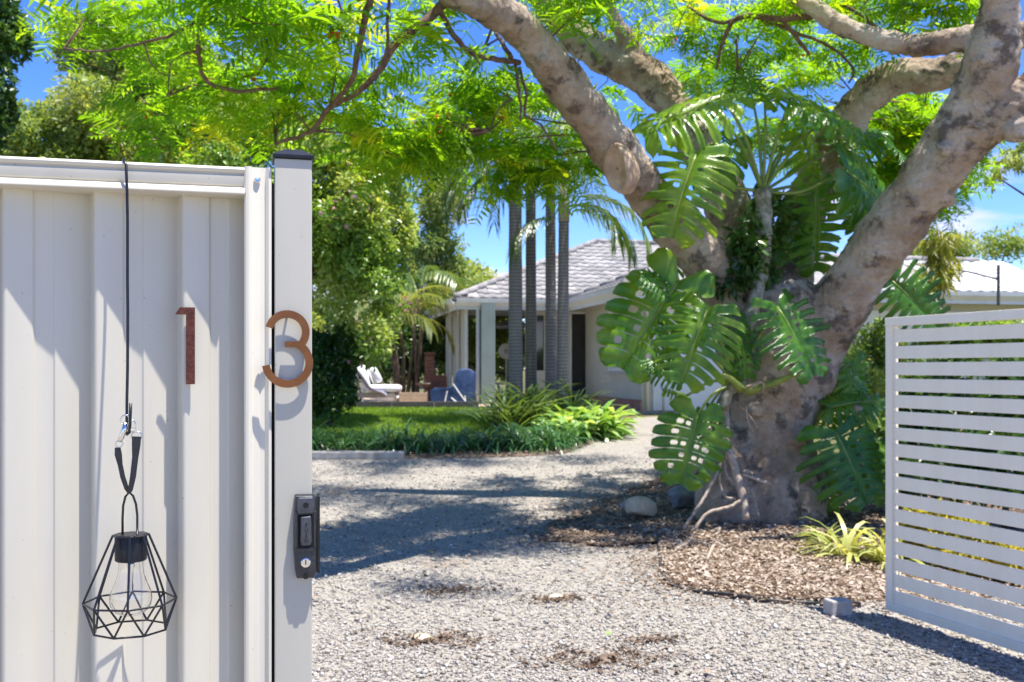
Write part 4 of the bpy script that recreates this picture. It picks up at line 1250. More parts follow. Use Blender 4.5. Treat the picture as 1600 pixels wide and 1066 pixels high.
def mleaf(b, t, nh, width=1.0, root=None, k=0, mid=None):
    "leaf from base point to tip point, facing the hint direction, with its petiole from root"
    B = at(*b); T = at(*t); Cm = (B + T) / 2
    B = Cm + (B - Cm) * .86; T = Cm + (T - Cm) * .86; width *= .92
    Y = T - B; ln = Y.length; Y.normalize()
    N_ = Vector(nh); X = Y.cross(N_).normalized(); Z = X.cross(Y)
    rot = Matrix((X, Y, Z)).transposed().to_4x4()
    o = bpy.data.objects.new('leaf', LEAF_ME[k % 6]); C.objects.link(o)
    o.parent = mon
    s = ln / 0.98
    o.matrix_local = Matrix.Translation(B - ORG[mon.name]) @ rot @ Matrix.Diagonal((s * width, s, s, 1))
    r_o = bpy.data.objects.new('midrib', RIB_ME); C.objects.link(r_o); r_o.parent = o
    if root is not None:
        A = at(*root)
        Mi = at(*mid) if mid else (A + B) / 2 + Vector((0, -0.05, 0.08))
        Q, Rd = resample([A, Mi, B], [0.017, 0.014, 0.011], 0.06)
        MB().tube(Q, Rd, 8).build('petiole', M['petiole'], mon, smooth=True)
NODE = (1192, 300, 9.05); NODE2 = (1150, 600, 8.75)
mleaf((1140, 150, 8.75), (985, 196, 8.45), (-0.15, -0.55, 0.9), 0.95, NODE, 0)
mleaf((1092, 232, 8.45), (1040, 362, 8.15), (-0.25, -0.9, 0.35), 1.05, NODE, 1, (1120, 285, 8.8))
mleaf((1225, 150, 9.0), (1372, 200, 8.75), (0.2, -0.45, 0.95), 0.95, NODE, 2)
mleaf((1175, 150, 9.2), (1160, 95, 9.3), (0.1, -0.6, 0.8), 1.2, NODE, 3)
mleaf((1190, 165, 9.1), (1262, 118, 9.4), (0.0, -0.5, 0.9), 0.8, NODE, 1)
mleaf((1310, 262, 9.05), (1440, 345, 9.25), (-0.1, -0.75, 0.6), 1.0, NODE, 2, (1250, 300, 9.0))
mleaf((1270, 290, 9.3), (1288, 440, 9.35), (0.25, -0.9, 0.2), 0.95, NODE, 3, (1240, 305, 9.1))
mleaf((1300, 235, 9.6), (1390, 185, 9.9), (0.1, -0.6, 0.8), 0.9, NODE, 0, (1240, 270, 9.2))
mleaf((1385, 225, 9.4), (1460, 270, 9.5), (0.1, -0.5, 0.9), 0.8, None, 1)
mleaf((1068, 430, 8.6), (958, 585, 8.35), (-0.25, -0.95, 0.15), 0.95, NODE2, 2, (1110, 520, 8.7))
mleaf((1045, 455, 8.5), (1000, 425, 8.4), (0.2, -0.7, 0.6), 1.3, None, 0)
mleaf((1108, 478, 8.35), (1062, 590, 8.0), (-0.05, -0.72, 0.70), 1.10, NODE2, 1, (1128, 540, 8.6))
mleaf((1208, 472, 8.5), (1290, 592, 8.2), (0.12, -0.70, 0.70), 1.05, NODE2, 3, (1185, 530, 8.65))
mleaf((1092, 640, 8.6), (1060, 768, 8.4), (-0.12, -0.97, 0.18), 1.0, NODE2, 2, (1115, 615, 8.65))
mleaf((1300, 668, 8.75), (1372, 795, 8.35), (0.05, -0.80, 0.60), 1.15, (1250, 700, 9.0), 0)
mleaf((1290, 640, 9.0), (1400, 610, 8.9), (0.05, -0.70, 0.75), 0.9, (1260, 690, 9.2), 1)
mleaf((1345, 650, 9.3), (1420, 720, 9.1), (0.1, -0.8, 0.6), 1.0, (1280, 700, 9.4), 2)
mleaf((1385, 432, 9.35), (1485, 520, 9.2), (-0.15, -0.95, 0.25), 1.0, (1330, 400, 9.5), 3)
mleaf((1015, 560, 8.45), (1075, 600, 8.3), (0.0, -0.8, 0.5), 1.0, None, 3)
mleaf((1330, 560, 9.5), (1345, 650, 9.4), (0.1, -0.9, 0.4), 0.9, (1290, 620, 9.5), 1)
for args in (
 ((1118, 178, 9.1), (1080, 120, 9.0), (-.1, -.6, .8), .9, NODE, 4), ((1150, 215, 9.3), (1085, 290, 9.2), (-.2, -.8, .5), .9, NODE, 5),
 ((1245, 205, 9.5), (1300, 300, 9.5), (.15, -.85, .5), .9, NODE, 4), ((1290, 180, 9.3), (1355, 225, 9.1), (.1, -.5, .85), .85, NODE, 0),
 ((1335, 300, 9.7), (1400, 380, 9.7), (.1, -.85, .5), 1.0, NODE, 5), ((1250, 360, 9.5), (1215, 440, 9.4), (0, -.9, .4), .8, NODE, 2),
 ((1225, 240, 9.6), (1190, 190, 9.7), (0, -.7, .7), .8, NODE, 1), ((1060, 400, 9.1), (1015, 440, 9.0), (-.2, -.6, .7), .9, None, 4),
 ((1150, 500, 8.75), (1175, 590, 8.5), (0, -.85, .5), .75, NODE2, 5), ((1020, 500, 8.7), (1085, 540, 8.6), (.1, -.75, .6), .8, NODE2, 4),
 ((1100, 640, 8.8), (1135, 705, 8.75), (.15, -.9, .35), .75, NODE2, 5), ((1075, 620, 8.7), (1035, 605, 8.6), (-.2, -.5, .8), .7, NODE2, 0),
 ((1320, 585, 9.2), (1372, 640, 9.0), (.1, -.7, .7), 1.0, (1285, 640, 9.3), 4), ((1300, 610, 9.3), (1280, 690, 9.2), (-.1, -.9, .4), .8, None, 5),
 ((1345, 690, 8.9), (1405, 780, 8.7), (.1, -.85, .5), .95, (1275, 720, 9.2), 2), ((1290, 730, 9.2), (1310, 800, 9.0), (0, -.9, .4), .8, (1260, 720, 9.3), 1),
 ((1400, 470, 9.6), (1450, 430, 9.6), (0, -.8, .6), .9, None, 4)):
    mleaf(*args)
# stems
for pts, w0, w1 in (([(1150, 605, 8.75), (1160, 540, 8.78), (1180, 470, 8.85), (1192, 400, 8.95), (1194, 340, 9.0), (1192, 296, 9.02)], 20, 26), ([(1128, 640, 8.75), (1140, 610, 8.72), (1170, 600, 8.7)], 22, 14), ([(1165, 612, 8.65), (1200, 602, 8.6), (1246, 584, 8.5)], 14, 9), ([(1160, 610, 8.66), (1138, 590, 8.6), (1125, 588, 8.6)], 13, 8)):
    n = len(pts)
    Q, Rd = resample(L(pts), rr([w0 + (w1 - w0) * i / (n - 1) for i in range(n)], pts), 0.05)
    Rd = [r * (1 + .1 * math.sin(i * 1.7)) for i, r in enumerate(Rd)]
    MB().tube(Q, Rd, 10).build('stem', M['stem_pale'] if w0 > 14 else M['petiole'], mon, smooth=True)
# aerial roots
for pts, w0, w1 in (
 ([(1132, 690, 8.62), (1142, 712, 8.55), (1152, 745, 8.5), (1161, 778, 8.45), (1166, 812, 8.4)], 15, 11),
 ([(1128, 715, 8.6), (1122, 735, 8.55), (1102, 775, 8.45), (1068, 826, 8.35)], 5, 5),
 ([(1160, 780, 8.45), (1140, 792, 8.4), (1105, 802, 8.35), (1085, 828, 8.3)], 6, 5),
 ([(1126, 710, 8.6), (1125, 755, 8.55), (1134, 776, 8.5), (1150, 780, 8.45)], 4, 4),
 ([(1130, 708, 8.6), (1137, 745, 8.55), (1150, 752, 8.5)], 5, 4),
 ([(1158, 740, 8.5), (1180, 748, 8.45), (1206, 757, 8.4)], 4, 6),
 ([(1158, 738, 8.5), (1170, 735, 8.46), (1176, 742, 8.45)], 4, 3),
 ([(1154, 632, 8.85), (1172, 652, 8.86), (1186, 672, 8.86)], 4, 3),
 ([(1166, 634, 8.82), (1168, 660, 8.85), (1178, 676, 8.85)], 4, 3),
 ([(1166, 606, 8.6), (1192, 598, 8.5), (1192, 615, 8.6)], 6, 3),
 ([(1172, 760, 8.55), (1182, 790, 8.55), (1186, 808, 8.5)], 4, 3),
 ([(1132, 690, 8.62), (1135, 660, 8.7), (1128, 635, 8.75)], 10, 16)):
    n = len(pts)
    Q, Rd = resample(L(pts), rr([w0 + (w1 - w0) * i / (n - 1) for i in range(n)], pts), 0.03)
    Q = [q + Vector((random.uniform(-1, 1), 0, random.uniform(-1, 1))) * .003 for q in Q]
    MB().tube(Q, Rd, 8, wob=.06).build('aerial_root', M['root'], mon, smooth=True)

# ------------------------------------------------------------------ generic leafy plants
def foliage(name, blobs, n, size, m, parent, droop=0.0, wid=0.5, shell=0.55, tb=0.0):
    vol = np.array([r[0] * r[1] * r[2] for _, r in blobs]) ** (2 / 3); vol = vol / vol.sum()
    Ps = []
    Ds = []
    for (c, r), f in zip(blobs, vol):
        k = int(n * f) + 1
        nl = int(18 + 16 * min(1.5, max(r)))                        # sprays that make up this mass
        g0 = unit(rng.normal(0, 1, (nl, 3))) * (shell * .8 + (1 - shell * .8) * rng.random((nl, 1)) ** .5)
        lc = np.array(c) + g0 * np.array(r) * .86
        lr = (0.20 + .16 * rng.random(nl))[:, None] * np.array(r) ** .5 * (np.prod(r) ** (1 / 6.0))
        w = rng.integers(0, nl, k)
        g = unit(rng.normal(0, 1, (k, 3)) + np.array([0, 0, .45]))
        Ps.append(lc[w] + g * lr[w] * (.45 + .55 * rng.random((k, 1)) ** .6)); Ds.append(g)
    P = np.concatenate(Ps); G = np.concatenate(Ds)
    k = len(P)
    D = G * .6 + rng.normal(0, .7, (k, 3)); D[:, 2] -= droop
    N = G * .9 + np.array([0, 0, .6]) + rng.normal(0, .45, (k, 3))
    Ls = rng.uniform(size * .6, size * 1.35, k)
    V, Fc = leaf_quads(P, D, N, Ls, Ls * wid, .18)
    t = np.clip(0.5 + tb + 0.25 * np.sin(P[:, 0] * 2.3 + P[:, 2] * 3.1) + rng.normal(0, .2, k), 0, 1)
    return npmesh(name, V, Fc, m, parent, np.concatenate([t, t])), P

def leafy_tree(name, label, cat, px, d, blobs, n, size, m, trunk_w=0.12, group=None, droop=0.2, wid=.5, extra=None, shell=.55, tb=0.0):
    b = gnd(px, d)
    t = thing(name, label, cat, tuple(b), group)
    bl = [(tuple(at(x, y, dd)), (rx / F * dd, rdep, ry / F * dd)) for x, y, dd, rx, ry, rdep in blobs]
    f, P = foliage('crown', bl, n, size, m, t, droop, wid, shell, tb)
    mb = MB()
    top = Vector(bl[0][0])
    Q, Rd = resample([b - UZ * .05, b + UZ * .6 + Vector((.03, .02, 0)), (b + top) / 2, top], [trunk_w, trunk_w * .85, trunk_w * .6, trunk_w * .2], .2)
    mb.tube(Q, Rd, 8, wob=.05)
    for c, r in bl[1:]:
        c = Vector(c)
        s = b + (top - b) * random.uniform(.35, .7)
        mb.tube([s, (s + c) / 2 + UZ * .1, c], [trunk_w * .45, trunk_w * .3, trunk_w * .1], 6, wob=.05)
    mb.build('trunk', M['dark_bark'], t, smooth=True)
    return t, P

# tall hedge tree behind the fence at left, in flower
ht, HP = leafy_tree('hedge_tree', 'tall bushy tree with pale green leaves and pink flowers behind the fence post', 'tree', 430, 16.5,
    [(420, 330, 16.5, 150, 180, 1.5), (520, 330, 16.2, 95, 170, 1.2), (575, 460, 16.6, 70, 110, 1.0), (560, 290, 17.0, 80, 80, 1.0), (330, 230, 16.8, 120, 90, 1.3), (610, 360, 17.2, 40, 90, .8)],
    62000, 0.095, M['hedge'], .16)
k = rng.choice(len(HP), 1500); PP = HP[k]; ok = (np.sin(PP[:, 0] * 3) * np.sin(PP[:, 2] * 2.4 + 1) > .35); PP = PP[ok] + np.array([0, -.08, 0])
V, Fc = leaf_quads(PP, rng.normal(0, 1, PP.shape), rng.normal(0, 1, PP.shape), np.full(len(PP), .10), np.full(len(PP), .08))
t = rng.random(len(PP)); npmesh('blossoms', V, Fc, M['pink_petal'], ht, np.concatenate([t, t]), kind='stuff')
leafy_tree('garden_tree', 'broad sunlit tree rising above the left end of the fence rail', 'tree', 150, 17.5,
    [(190, 210, 17.5, 150, 90, 1.6), (90, 240, 17.2, 110, 80, 1.4), (260, 130, 18, 110, 80, 1.3), (150, 90, 18.2, 70, 60, 1.0), (-20, 260, 17.5, 90, 110, 1.4)], 52000, .10, M['olive_leaf'], .16, shell=.35)
leafy_tree('dark_tree', 'dark green tree at the far left edge of the photo', 'tree', -60, 13.5,
    [(-60, 120, 13.5, 75, 130, 1.0), (-20, 40, 13.5, 45, 70, .8), (-70, 260, 13.5, 70, 120, .9)], 20000, .12, M['dark_leaf'], .14)
leafy_tree('clipped_hedge', 'dense dark hedge column standing beside the lawn', 'hedge', 515, 16.4,
    [(505, 590, 16.4, 52, 64, .55), (520, 560, 16.5, 40, 55, .5), (480, 580, 16.3, 52, 66, .6), (515, 622, 16.4, 44, 32, .5)], 30000, .07, M['dark_leaf'], .06, shell=.72, tb=-.1)
leafy_tree('gum_tree', 'slim tall tree with loose olive foliage seen against the sky gap', 'tree', 672, 27,
    [(668, 380, 27, 46, 70, .9), (690, 320, 27, 42, 60, .9), (655, 460, 27, 50, 60, .9), (705, 410, 27.5, 30, 60, .8), (700, 260, 27.5, 36, 44, .8)], 16000, .15, M['olive_leaf'], .15, shell=.2, wid=.35, droop=.6)
leafy_tree('dark_shrub', 'dark rounded shrub behind the brick barbecue', 'shrub', 645, 26.5,
    [(648, 540, 26.5, 48, 48, .9), (690, 530, 27.5, 34, 40, .8), (610, 560, 26, 40, 40, .8)], 14000, .10, M['dark_leaf'], .06, shell=.7)
leafy_tree('pale_shrub', 'pale sunlit shrub behind the verandah opening', 'shrub', 790, 30,
    [(705, 535, 29, 50, 46, 1.0), (790, 540, 30, 50, 46, .9), (740, 480, 32, 60, 50, 1.0)], 15000, .12, M['olive_leaf'], .06, shell=.6, tb=.25)
leafy_tree('boundary_hedge', 'long dark boundary hedge at the back of the patio', 'hedge', 620, 31,
    [(520, 470, 31, 80, 110, 1.0), (590, 510, 31, 60, 80, .9), (650, 540, 31.5, 60, 60, .9), (720, 545, 31.5, 60, 52, .9), (790, 550, 32, 60, 50, .9), (500, 570, 31, 70, 50, .9)], 30000, .17, M['olive_leaf'], .08, shell=.6, tb=-.1)
leafy_tree('boundary_hedge', 'tall green boundary hedge behind the lawn at far left', 'hedge', 150, 27,
    [(x_, 540, 27, 60, 62, .9) for x_ in (-260, -170, -80, 10, 100, 190, 280, 370, 450)], 30000, .17, M['olive_leaf'], .08, shell=.6)
leafy_tree('far_tree', 'distant tree showing above the left roof hip', 'tree', 745, 42,
    [(745, 440, 42, 40, 40, 1.5), (715, 470, 42, 50, 45, 1.5), (560, 400, 40, 90, 120, 2.0), (640, 510, 40, 70, 60, 1.5)], 14000, .22, M['olive_leaf'], .2, shell=.3)
leafy_tree('far_tree', 'distant sparse tree above the roof at the right edge', 'tree', 1560, 46,
    [(1500, 390, 46, 50, 30, 1.6), (1575, 385, 46, 40, 34, 1.6), (1440, 400, 46, 50, 36, 1.6)], 6000, .2, M['olive_leaf'], .2, shell=.1, wid=.4)
leafy_tree('weeping_shrub', 'drooping yellow green foliage hanging over the roof beside the limb', 'tree', 1462, 14.0,
    [(1468, 385, 14.0, 26, 44, .4), (1450, 440, 14.0, 34, 40, .4), (1478, 420, 14.2, 24, 36, .3)], 1500, .20, M['yellow_leaf'], .03, shell=.05, wid=.13, droop=1.9)
leafy_tree('weeping_tree', 'drooping dark leafy sprays hanging in the sky at the right edge', 'tree', 1860, 12.5,
    [(1700, 200, 12.5, 60, 50, .6), (1580, 252, 12.5, 30, 16, .3), (1618, 225, 12.5, 40, 26, .3), (1555, 275, 12.5, 16, 14, .2)], 2200, .12, M['olive_leaf'], .07, shell=.1, wid=.25, droop=1.2)
leafy_tree('grey_shrub', 'muted grey green shrub between the trunk and the slat gate', 'shrub', 1360, 13.5,
    [(1365, 545, 13.5, 44, 50, .5), (1330, 600, 13.0, 40, 60, .5), (1390, 600, 13.5, 60, 70, .6)], 9000, .08, M['olive_leaf'], .05, shell=.5, tb=-.15)
for (px, d, lab, bl, m_) in (
  (1480, 9.4, 'leafy green shrub seen through the upper slats of the gate', [(1480, 640, 9.4, 90, 90, .5), (1440, 720, 9.2, 80, 70, .5)], 'dark_leaf'),
  (1570, 8.6, 'green shrub behind the gate at the right edge', [(1590, 640, 8.8, 80, 80, .5), (1550, 730, 8.4, 80, 60, .4)], 'dark_leaf'),
  (1520, 11.5, 'bright green bush growing below the house wall behind the gate', [(1530, 540, 11.5, 100, 34, .5), (1600, 530, 11.5, 60, 40, .5)], 'hedge'),
  (1470, 7.4, 'low yellow green plants seen through the lower slats', [(1470, 850, 7.4, 80, 50, .35), (1560, 870, 7.0, 80, 50, .3)], 'yellow_leaf')):
    leafy_tree('garden_shrub', lab, 'shrub', px, d, bl, 6500, .085, M[m_], .03, shell=.45)
leafy_tree('creeper', 'dark small leaved creeper filling the fork of the flame tree', 'plant', 1165, 9.3,
    [(1160, 385, 8.95, 40, 62, .22), (1175, 430, 8.95, 46, 46, .2), (1205, 345, 9.2, 42, 60, .2), (1140, 440, 8.9, 20, 30, .12)], 1500, .11, M['dark_leaf'], .015, shell=.4, wid=.45, droop=.5)

# strappy clumps
def strap_clump(nb, length, width, arch, m, name, label, cat, group, seg=5, spread=.9, seed=0):
    r_ = np.random.default_rng(seed)
    t = thing(name, label, cat, (0, 0, 0), group)
    vs = []; fs = []; tn = []
    for k in range(nb):
        a = r_.random() * 6.283; ln = length * r_.uniform(.6, 1.15)
        el = R(r_.uniform(90 - 75 * spread, 88)); base = np.array([math.cos(a + .7), math.sin(a + .7), 0]) * r_.random() * length * .18
        d2 = np.array([math.cos(a), math.sin(a)]); s2 = np.array([-d2[1], d2[0], 0])
        p = base.copy(); b = len(vs); tw = r_.normal(0, .3); tv = float(np.clip(r_.normal(.5, .25), 0, 1))
        for i in range(seg + 1):
            u = i / seg
            w_ = width * (0.7 + .6 * u) * (1 - u ** 3.0) * .5 + .0008
            sv = s2 * w_ + np.array([0, 0, w_ * tw])
            vs += [tuple(p - sv), tuple(p + sv)]
            e2 = el - arch * u * r_.uniform(.85, 1.15)
            p = p + np.array([d2[0] * math.cos(e2), d2[1] * math.cos(e2), math.sin(e2)]) * ln / seg
        for i in range(seg):
            q = b + i * 2
            fs.append((q, q + 1, q + 3, q + 2)); tn.append(tv)
    o = npmesh('leaves', np.array(vs), np.array(fs), m, t, np.array(tn), smooth=True)
    return t
lir = strap_clump(75, .50, .017, 2.1, M['liriope'], 'liriope_clump', 'strappy dark green clump in the planted row along the gravel edge', 'plant', 'strappy clumps edging the lawn', seed=1)
first = True
spots = []
for row in range(2):
    for i in range(11):
        x = -3.1 + i * .36 + random.uniform(-.08, .08) + row * .15
        y = 14.0 + row * .42 + random.uniform(-.1, .1)
        spots.append((x, y))
for (x, y) in ((0.55, 14.35), (0.82, 14.55), (0.35, 14.6), (0.72, 14.95), (0.45, 15.1), (0.05, 14.8), (1.0, 14.95), (0.2, 14.25)): spots.append((x, y))
for i, (x, y) in enumerate(spots):
    o = lir if i == 0 else copy_tree(lir)
    o.location = (x, y, gz(y)); o.rotation_euler = (0, 0, random.uniform(0, 6.28)); s_ = random.uniform(.9, 1.3); o.scale = (s_, s_, s_)
bro = strap_clump(44, .42, .088, 1.7, M['bromeliad'], 'bromeliad', 'pale lime rosette plant in the garden bed under the palms', 'plant', 'lime rosettes under the palms', seed=2)
for i, (px, d) in enumerate(((905, 15.6), (935, 15.9), (950, 16.4), (880, 15.5), (915, 16.3), (890, 16.2), (952, 15.7), (870, 16.4), (922, 16.8), (900, 15.1), (860, 15.6), (925, 15.2), (945, 15.4), (880, 15.9))):
    o = bro if i == 0 else copy_tree(bro)
    q = gnd(px, d); o.location = q; o.rotation_euler = (0, 0, random.uniform(0, 6.28)); s_ = random.uniform(1.25, 1.75); o.scale = (s_, s_, s_)
day = strap_clump(60, .75, .028, 1.5, M['palm_leaf'], 'daylily_clump', 'tall arching grassy clump in front of the palm trunks', 'plant', 'tall grassy clumps before the palms', spread=.6, seed=3)
for i, (px, d) in enumerate(((800, 15.8), (832, 16.3), (775, 16.0), (858, 17.0), (815, 16.6), (790, 16.8), (895, 17.0), (845, 17.2))):
    o = day if i == 0 else copy_tree(day)
    q = gnd(px, d); o.location = q; o.rotation_euler = (0, 0, random.uniform(0, 6.28)); s_ = random.uniform(1.1, 1.5); o.scale = (s_, s_, s_)
var = strap_clump(42, .46, .034, 1.9, M['variegated'], 'variegated_plant', 'cream striped strappy plant at the foot of the gate, left of the pair', 'plant', None, seed=5, spread=1.0)
q = gnd(1325, 7.6); var.location = q + UZ * .03
v2 = copy_tree(var); q = gnd(1385, 7.35); v2.location = q + UZ * .02; v2.rotation_euler = (0, 0, 2.1); v2['label'] = 'cream striped strappy plant touching the gate stile'
v3 = copy_tree(var); q = gnd(1290, 8.0); v3.location = q + UZ * .03; v3.rotation_euler = (0, 0, 4.0); v3.scale = (.7, .7, .7); v3['label'] = 'small cream striped plant nearest the tree trunk'

# ------------------------------------------------------------------ palms
def frond(base, az, ln, el0, droop, m, parent, npair=26, lf=.42, hang=.9, name='frond', w=.028):
    mb = []; fs = []; tn = []
    d2 = np.array([math.cos(az), math.sin(az), 0]); s2 = np.array([-d2[1], d2[0], 0])
    p = np.array(base, float); pts = [p.copy()]; tan = []
    st = 16
    for i in range(st):
        e = el0 - droop * (i / st) ** 1.2
        t_ = d2 * math.cos(e) + np.array([0, 0, math.sin(e)])
        tan.append(t_); p = p + t_ * ln / st; pts.append(p.copy())
    tan.append(tan[-1])
    tv0 = random.uniform(.3, .7)
    for i in range(npair):
        u = 0.12 + .88 * i / (npair - 1)
        k = min(st - 1, int(u * st)); f = u * st - k
        q = pts[k] * (1 - f) + pts[min(st, k + 1)] * f; t_ = tan[k]
        l_ = lf * (0.45 + .55 * math.sin(math.pi * (0.15 + .75 * u)))
        for sg in (-1, 1):
            d = s2 * sg * .8 + t_ * .75 + rng.normal(0, .08, 3); d /= np.linalg.norm(d)
            m1 = q + d * l_ * .5 + np.array([0, 0, -.10 * hang * l_])
            e1 = q + d * l_ * .85 + np.array([0, 0, -.62 * hang * l_])
            wv = np.cross(d, np.array([0, 0, 1.0])); wv /= np.linalg.norm(wv) + 1e-9
            wv = (wv * .75 + np.array([0, 0, .5])) * w * .5
            b = len(mb)
            mb += [q - wv * .5, q + wv * .5, m1 + wv, m1 - wv, e1 + wv * .15, e1 - wv * .15]
            fs += [(b, b + 1, b + 2, b + 3), (b + 3, b + 2, b + 4, b + 5)]
            tv = float(np.clip(tv0 + rng.normal(0, .15), 0, 1)); tn += [tv, tv]
    for i in range(st):
        b = len(mb); wv = s2 * (0.016 * (1 - i / st) + .003); w2 = s2 * (0.016 * (1 - (i + 1) / st) + .003)
        mb += [pts[i] - wv, pts[i] + wv, pts[i + 1] + w2, pts[i + 1] - w2]; fs.append((b, b + 1, b + 2, b + 3)); tn.append(.9)
    return npmesh(name, np.array(mb), np.array(fs), m, parent, np.array(tn))
pal = [(806, 17.0, 22, 290, 'leftmost of the four slender palm trunks before the house'), (830, 17.4, 17, 250, 'second slender palm trunk from the left, clear grey'),
       (861, 17.2, 17, 300, 'third slender palm trunk, close beside the rightmost one'), (878, 16.8, 18, 345, 'rightmost slender palm trunk with a brown sheath at its top')]
for i, (px, d, wpx, top, lab) in enumerate(pal):
    b = gnd(px, d); t = thing('palm_tree', lab, 'palm tree', tuple(b), 'slender palms in front of the house')
    h = at(px + (3 if i == 3 else -1), top, d); r0 = wpx / 2 / F * d
    pts = [b - UZ * .05, b + UZ * .25, (b * 2 + h) / 3, (b + h * 2) / 3, h]
    Q, Rd = resample(pts, [r0 * 1.35, r0 * 1.1, r0, r0 * .96, r0 * .9], .08)
    Rd = [r * (1.0 + random.uniform(0, .035)) for r in Rd]
    MB().tube(Q, Rd, 14).build('trunk', M['palm_trunk'], t, smooth=True)
    MB().tube([h - UZ * .02, h + UZ * .3, h + UZ * .75], [r0 * 1.0, r0 * 1.05, r0 * .5], 10).build('crownshaft', M['petiole'] if i != 3 else M['root'], t, smooth=True)
    hc = h + UZ * .7
    azs = [random.uniform(0, .6) + k * 6.283 / 9 for k in range(9)]
    for k, az in enumerate(azs):
        frond(hc, az, random.uniform(1.5, 2.0), R(random.uniform(20, 60)), R(random.uniform(100, 140)), M['palm_leaf'], t)
    if i in (0, 3):
        for az, ln_, z_ in (((R(183), 1.55, -.45), (R(205), 1.3, -.6), (R(165), 1.7, -.2), (R(235), 1.2, -.5)) if i == 0 else ((R(-10), 1.9, -.35), (R(8), 1.6, -.55), (R(-35), 1.4, -.5), (R(200), 1.2, -.7))):
            frond(hc + UZ * z_, az, ln_, R(15), R(108), M['palm_leaf'], t, npair=40, lf=.5)
def cane(px, d, hpy, lab, n, m, ln):
    b = gnd(px, d); t = thing('cane_palm', lab, 'palm', tuple(b))
    for s in range(3):
        q = b + Vector((random.uniform(-.25, .25), random.uniform(-.2, .2), 0)); h = at(px + random.uniform(-15, 15), hpy + random.uniform(-15, 25), d)
        MB().tube([q - UZ * .03, (q + h) / 2 + Vector((.04, 0, 0)), h], [.05, .045, .035], 8).build('cane', M['dark_bark'], t, smooth=True)
        for k in range(n):
            frond(h, random.uniform(0, 6.28), ln * random.uniform(.75, 1.1), R(random.uniform(15, 75)), R(random.uniform(90, 140)), m, t, npair=20, lf=.5, w=.04)
cane(618, 22.6, 500, 'clump of arching yellow green cane palms left of the house', 6, M['cane_leaf'], 1.65)
cane(650, 24.0, 445, 'taller dark palm standing behind the cane palm clump', 5, M['palm_leaf'], 1.7)

# ------------------------------------------------------------------ house
HX = Vector((0.98, 0.199, 0)).normalized(); HY = Vector((-HX.y, HX.x, 0))
HO = Vector((1.29, 22.0, 0))                         # inner corner of the eaves
def hw(x, y, z): return HO + HX * x + HY * y + UZ * z
Mh = Matrix((HX, HY, UZ)).transposed()
ZF, ZE, TP = 0.66, 2.86, 0.42
house = thing('house', 'low cream rendered house with pale tiled hip roof and open verandah', 'house', tuple(HO + UZ * ZF))
def hbox(x0, x1, y0, y1, z0, z1, name, m, parent=None, bev=0.0, label=None):
    o = MB().box(hw((x0 + x1) / 2, (y0 + y1) / 2, (z0 + z1) / 2), (x1 - x0, y1 - y0, z1 - z0), Mh).build(name, M[m], parent or house, bevel=bev)
    ORG[o.name] = ORG[house.name]
    if label: o['label'] = label
    return o
hbox(-2.4, 9.5, -3.3, 8.5, 0.2, ZF - .01, 'floor_slab', 'slab')
# walls of the wing (towards the camera) : left side wall and front
wing_l = 0.52
hbox(wing_l, wing_l + .2, -3.30, 0.62, ZF - .1, ZE, 'wall', 'wall')
hbox(wing_l + .2, 10.5, -3.30, -3.1, ZF - .1, ZE, 'wall', 'wall')
hbox(wing_l - .03, wing_l + .002, -3.33, 0.6, ZF - .09, ZF + .20, 'plinth', 'paver')
# entry recess: back wall of the main block with door and window
hbox(-.45, 0.16, 0.62, 0.82, ZF, ZE, 'wall', 'wall')
hbox(0.16, 0.62, 0.62, 0.82, ZF + 2.08, ZE, 'wall', 'wall')
hbox(0.62, 2.0, 0.62, 0.82, ZF, ZE, 'wall', 'wall')
hbox(-.85, -.62, 0.62, 0.82, ZF, ZE, 'wall', 'wall')
hbox(-.62, -.45, 0.62, 0.82, ZF, ZF + .75, 'wall', 'wall'); hbox(-.62, -.45, 0.62, 0.82, ZF + 2.0, ZE, 'wall', 'wall')
hbox(-.62, -.45, 0.67, 0.71, ZF + .75, ZF + 2.0, 'window', 'glass_dark')
dr = hbox(0.20, 0.58, 0.67, 0.73, ZF, ZF + 2.04, 'door', 'door_dark')
hbox(0.52, 0.545, 0.61, 0.67, ZF + .95, ZF + 1.08, 'handle', 'chrome', dr)
for x in (0.145, 0.58): hbox(x, x + .045, 0.595, 0.67, ZF, ZF + 2.08, 'door_frame', 'trim')
hbox(0.19, 0.58, 0.595, 0.67, ZF + 2.04, ZF + 2.085, 'door_frame', 'trim')
# side window in the wing wall
wf = hbox(wing_l - .025, wing_l - .002, -2.55, -1.35, ZF + .78, ZF + 1.98, 'window', 'curtain')
for (y0, y1, z0, z1) in ((-2.6, -1.3, ZF + 1.94, ZF + 2.0), (-2.6, -1.3, ZF + .74, ZF + .80), (-2.6, -2.55, ZF + .80, ZF + 1.94), (-1.35, -1.3, ZF + .80, ZF + 1.94), (-1.97, -1.93, ZF + .80, ZF + 1.94)):
    hbox(wing_l - .045, wing_l - .005, y0, y1, z0, z1, 'frame', 'trim', wf)
hbox(wing_l - .09, wing_l - .003, -2.66, -1.24, ZF + .68, ZF + .738, 'sill', 'concrete', wf)
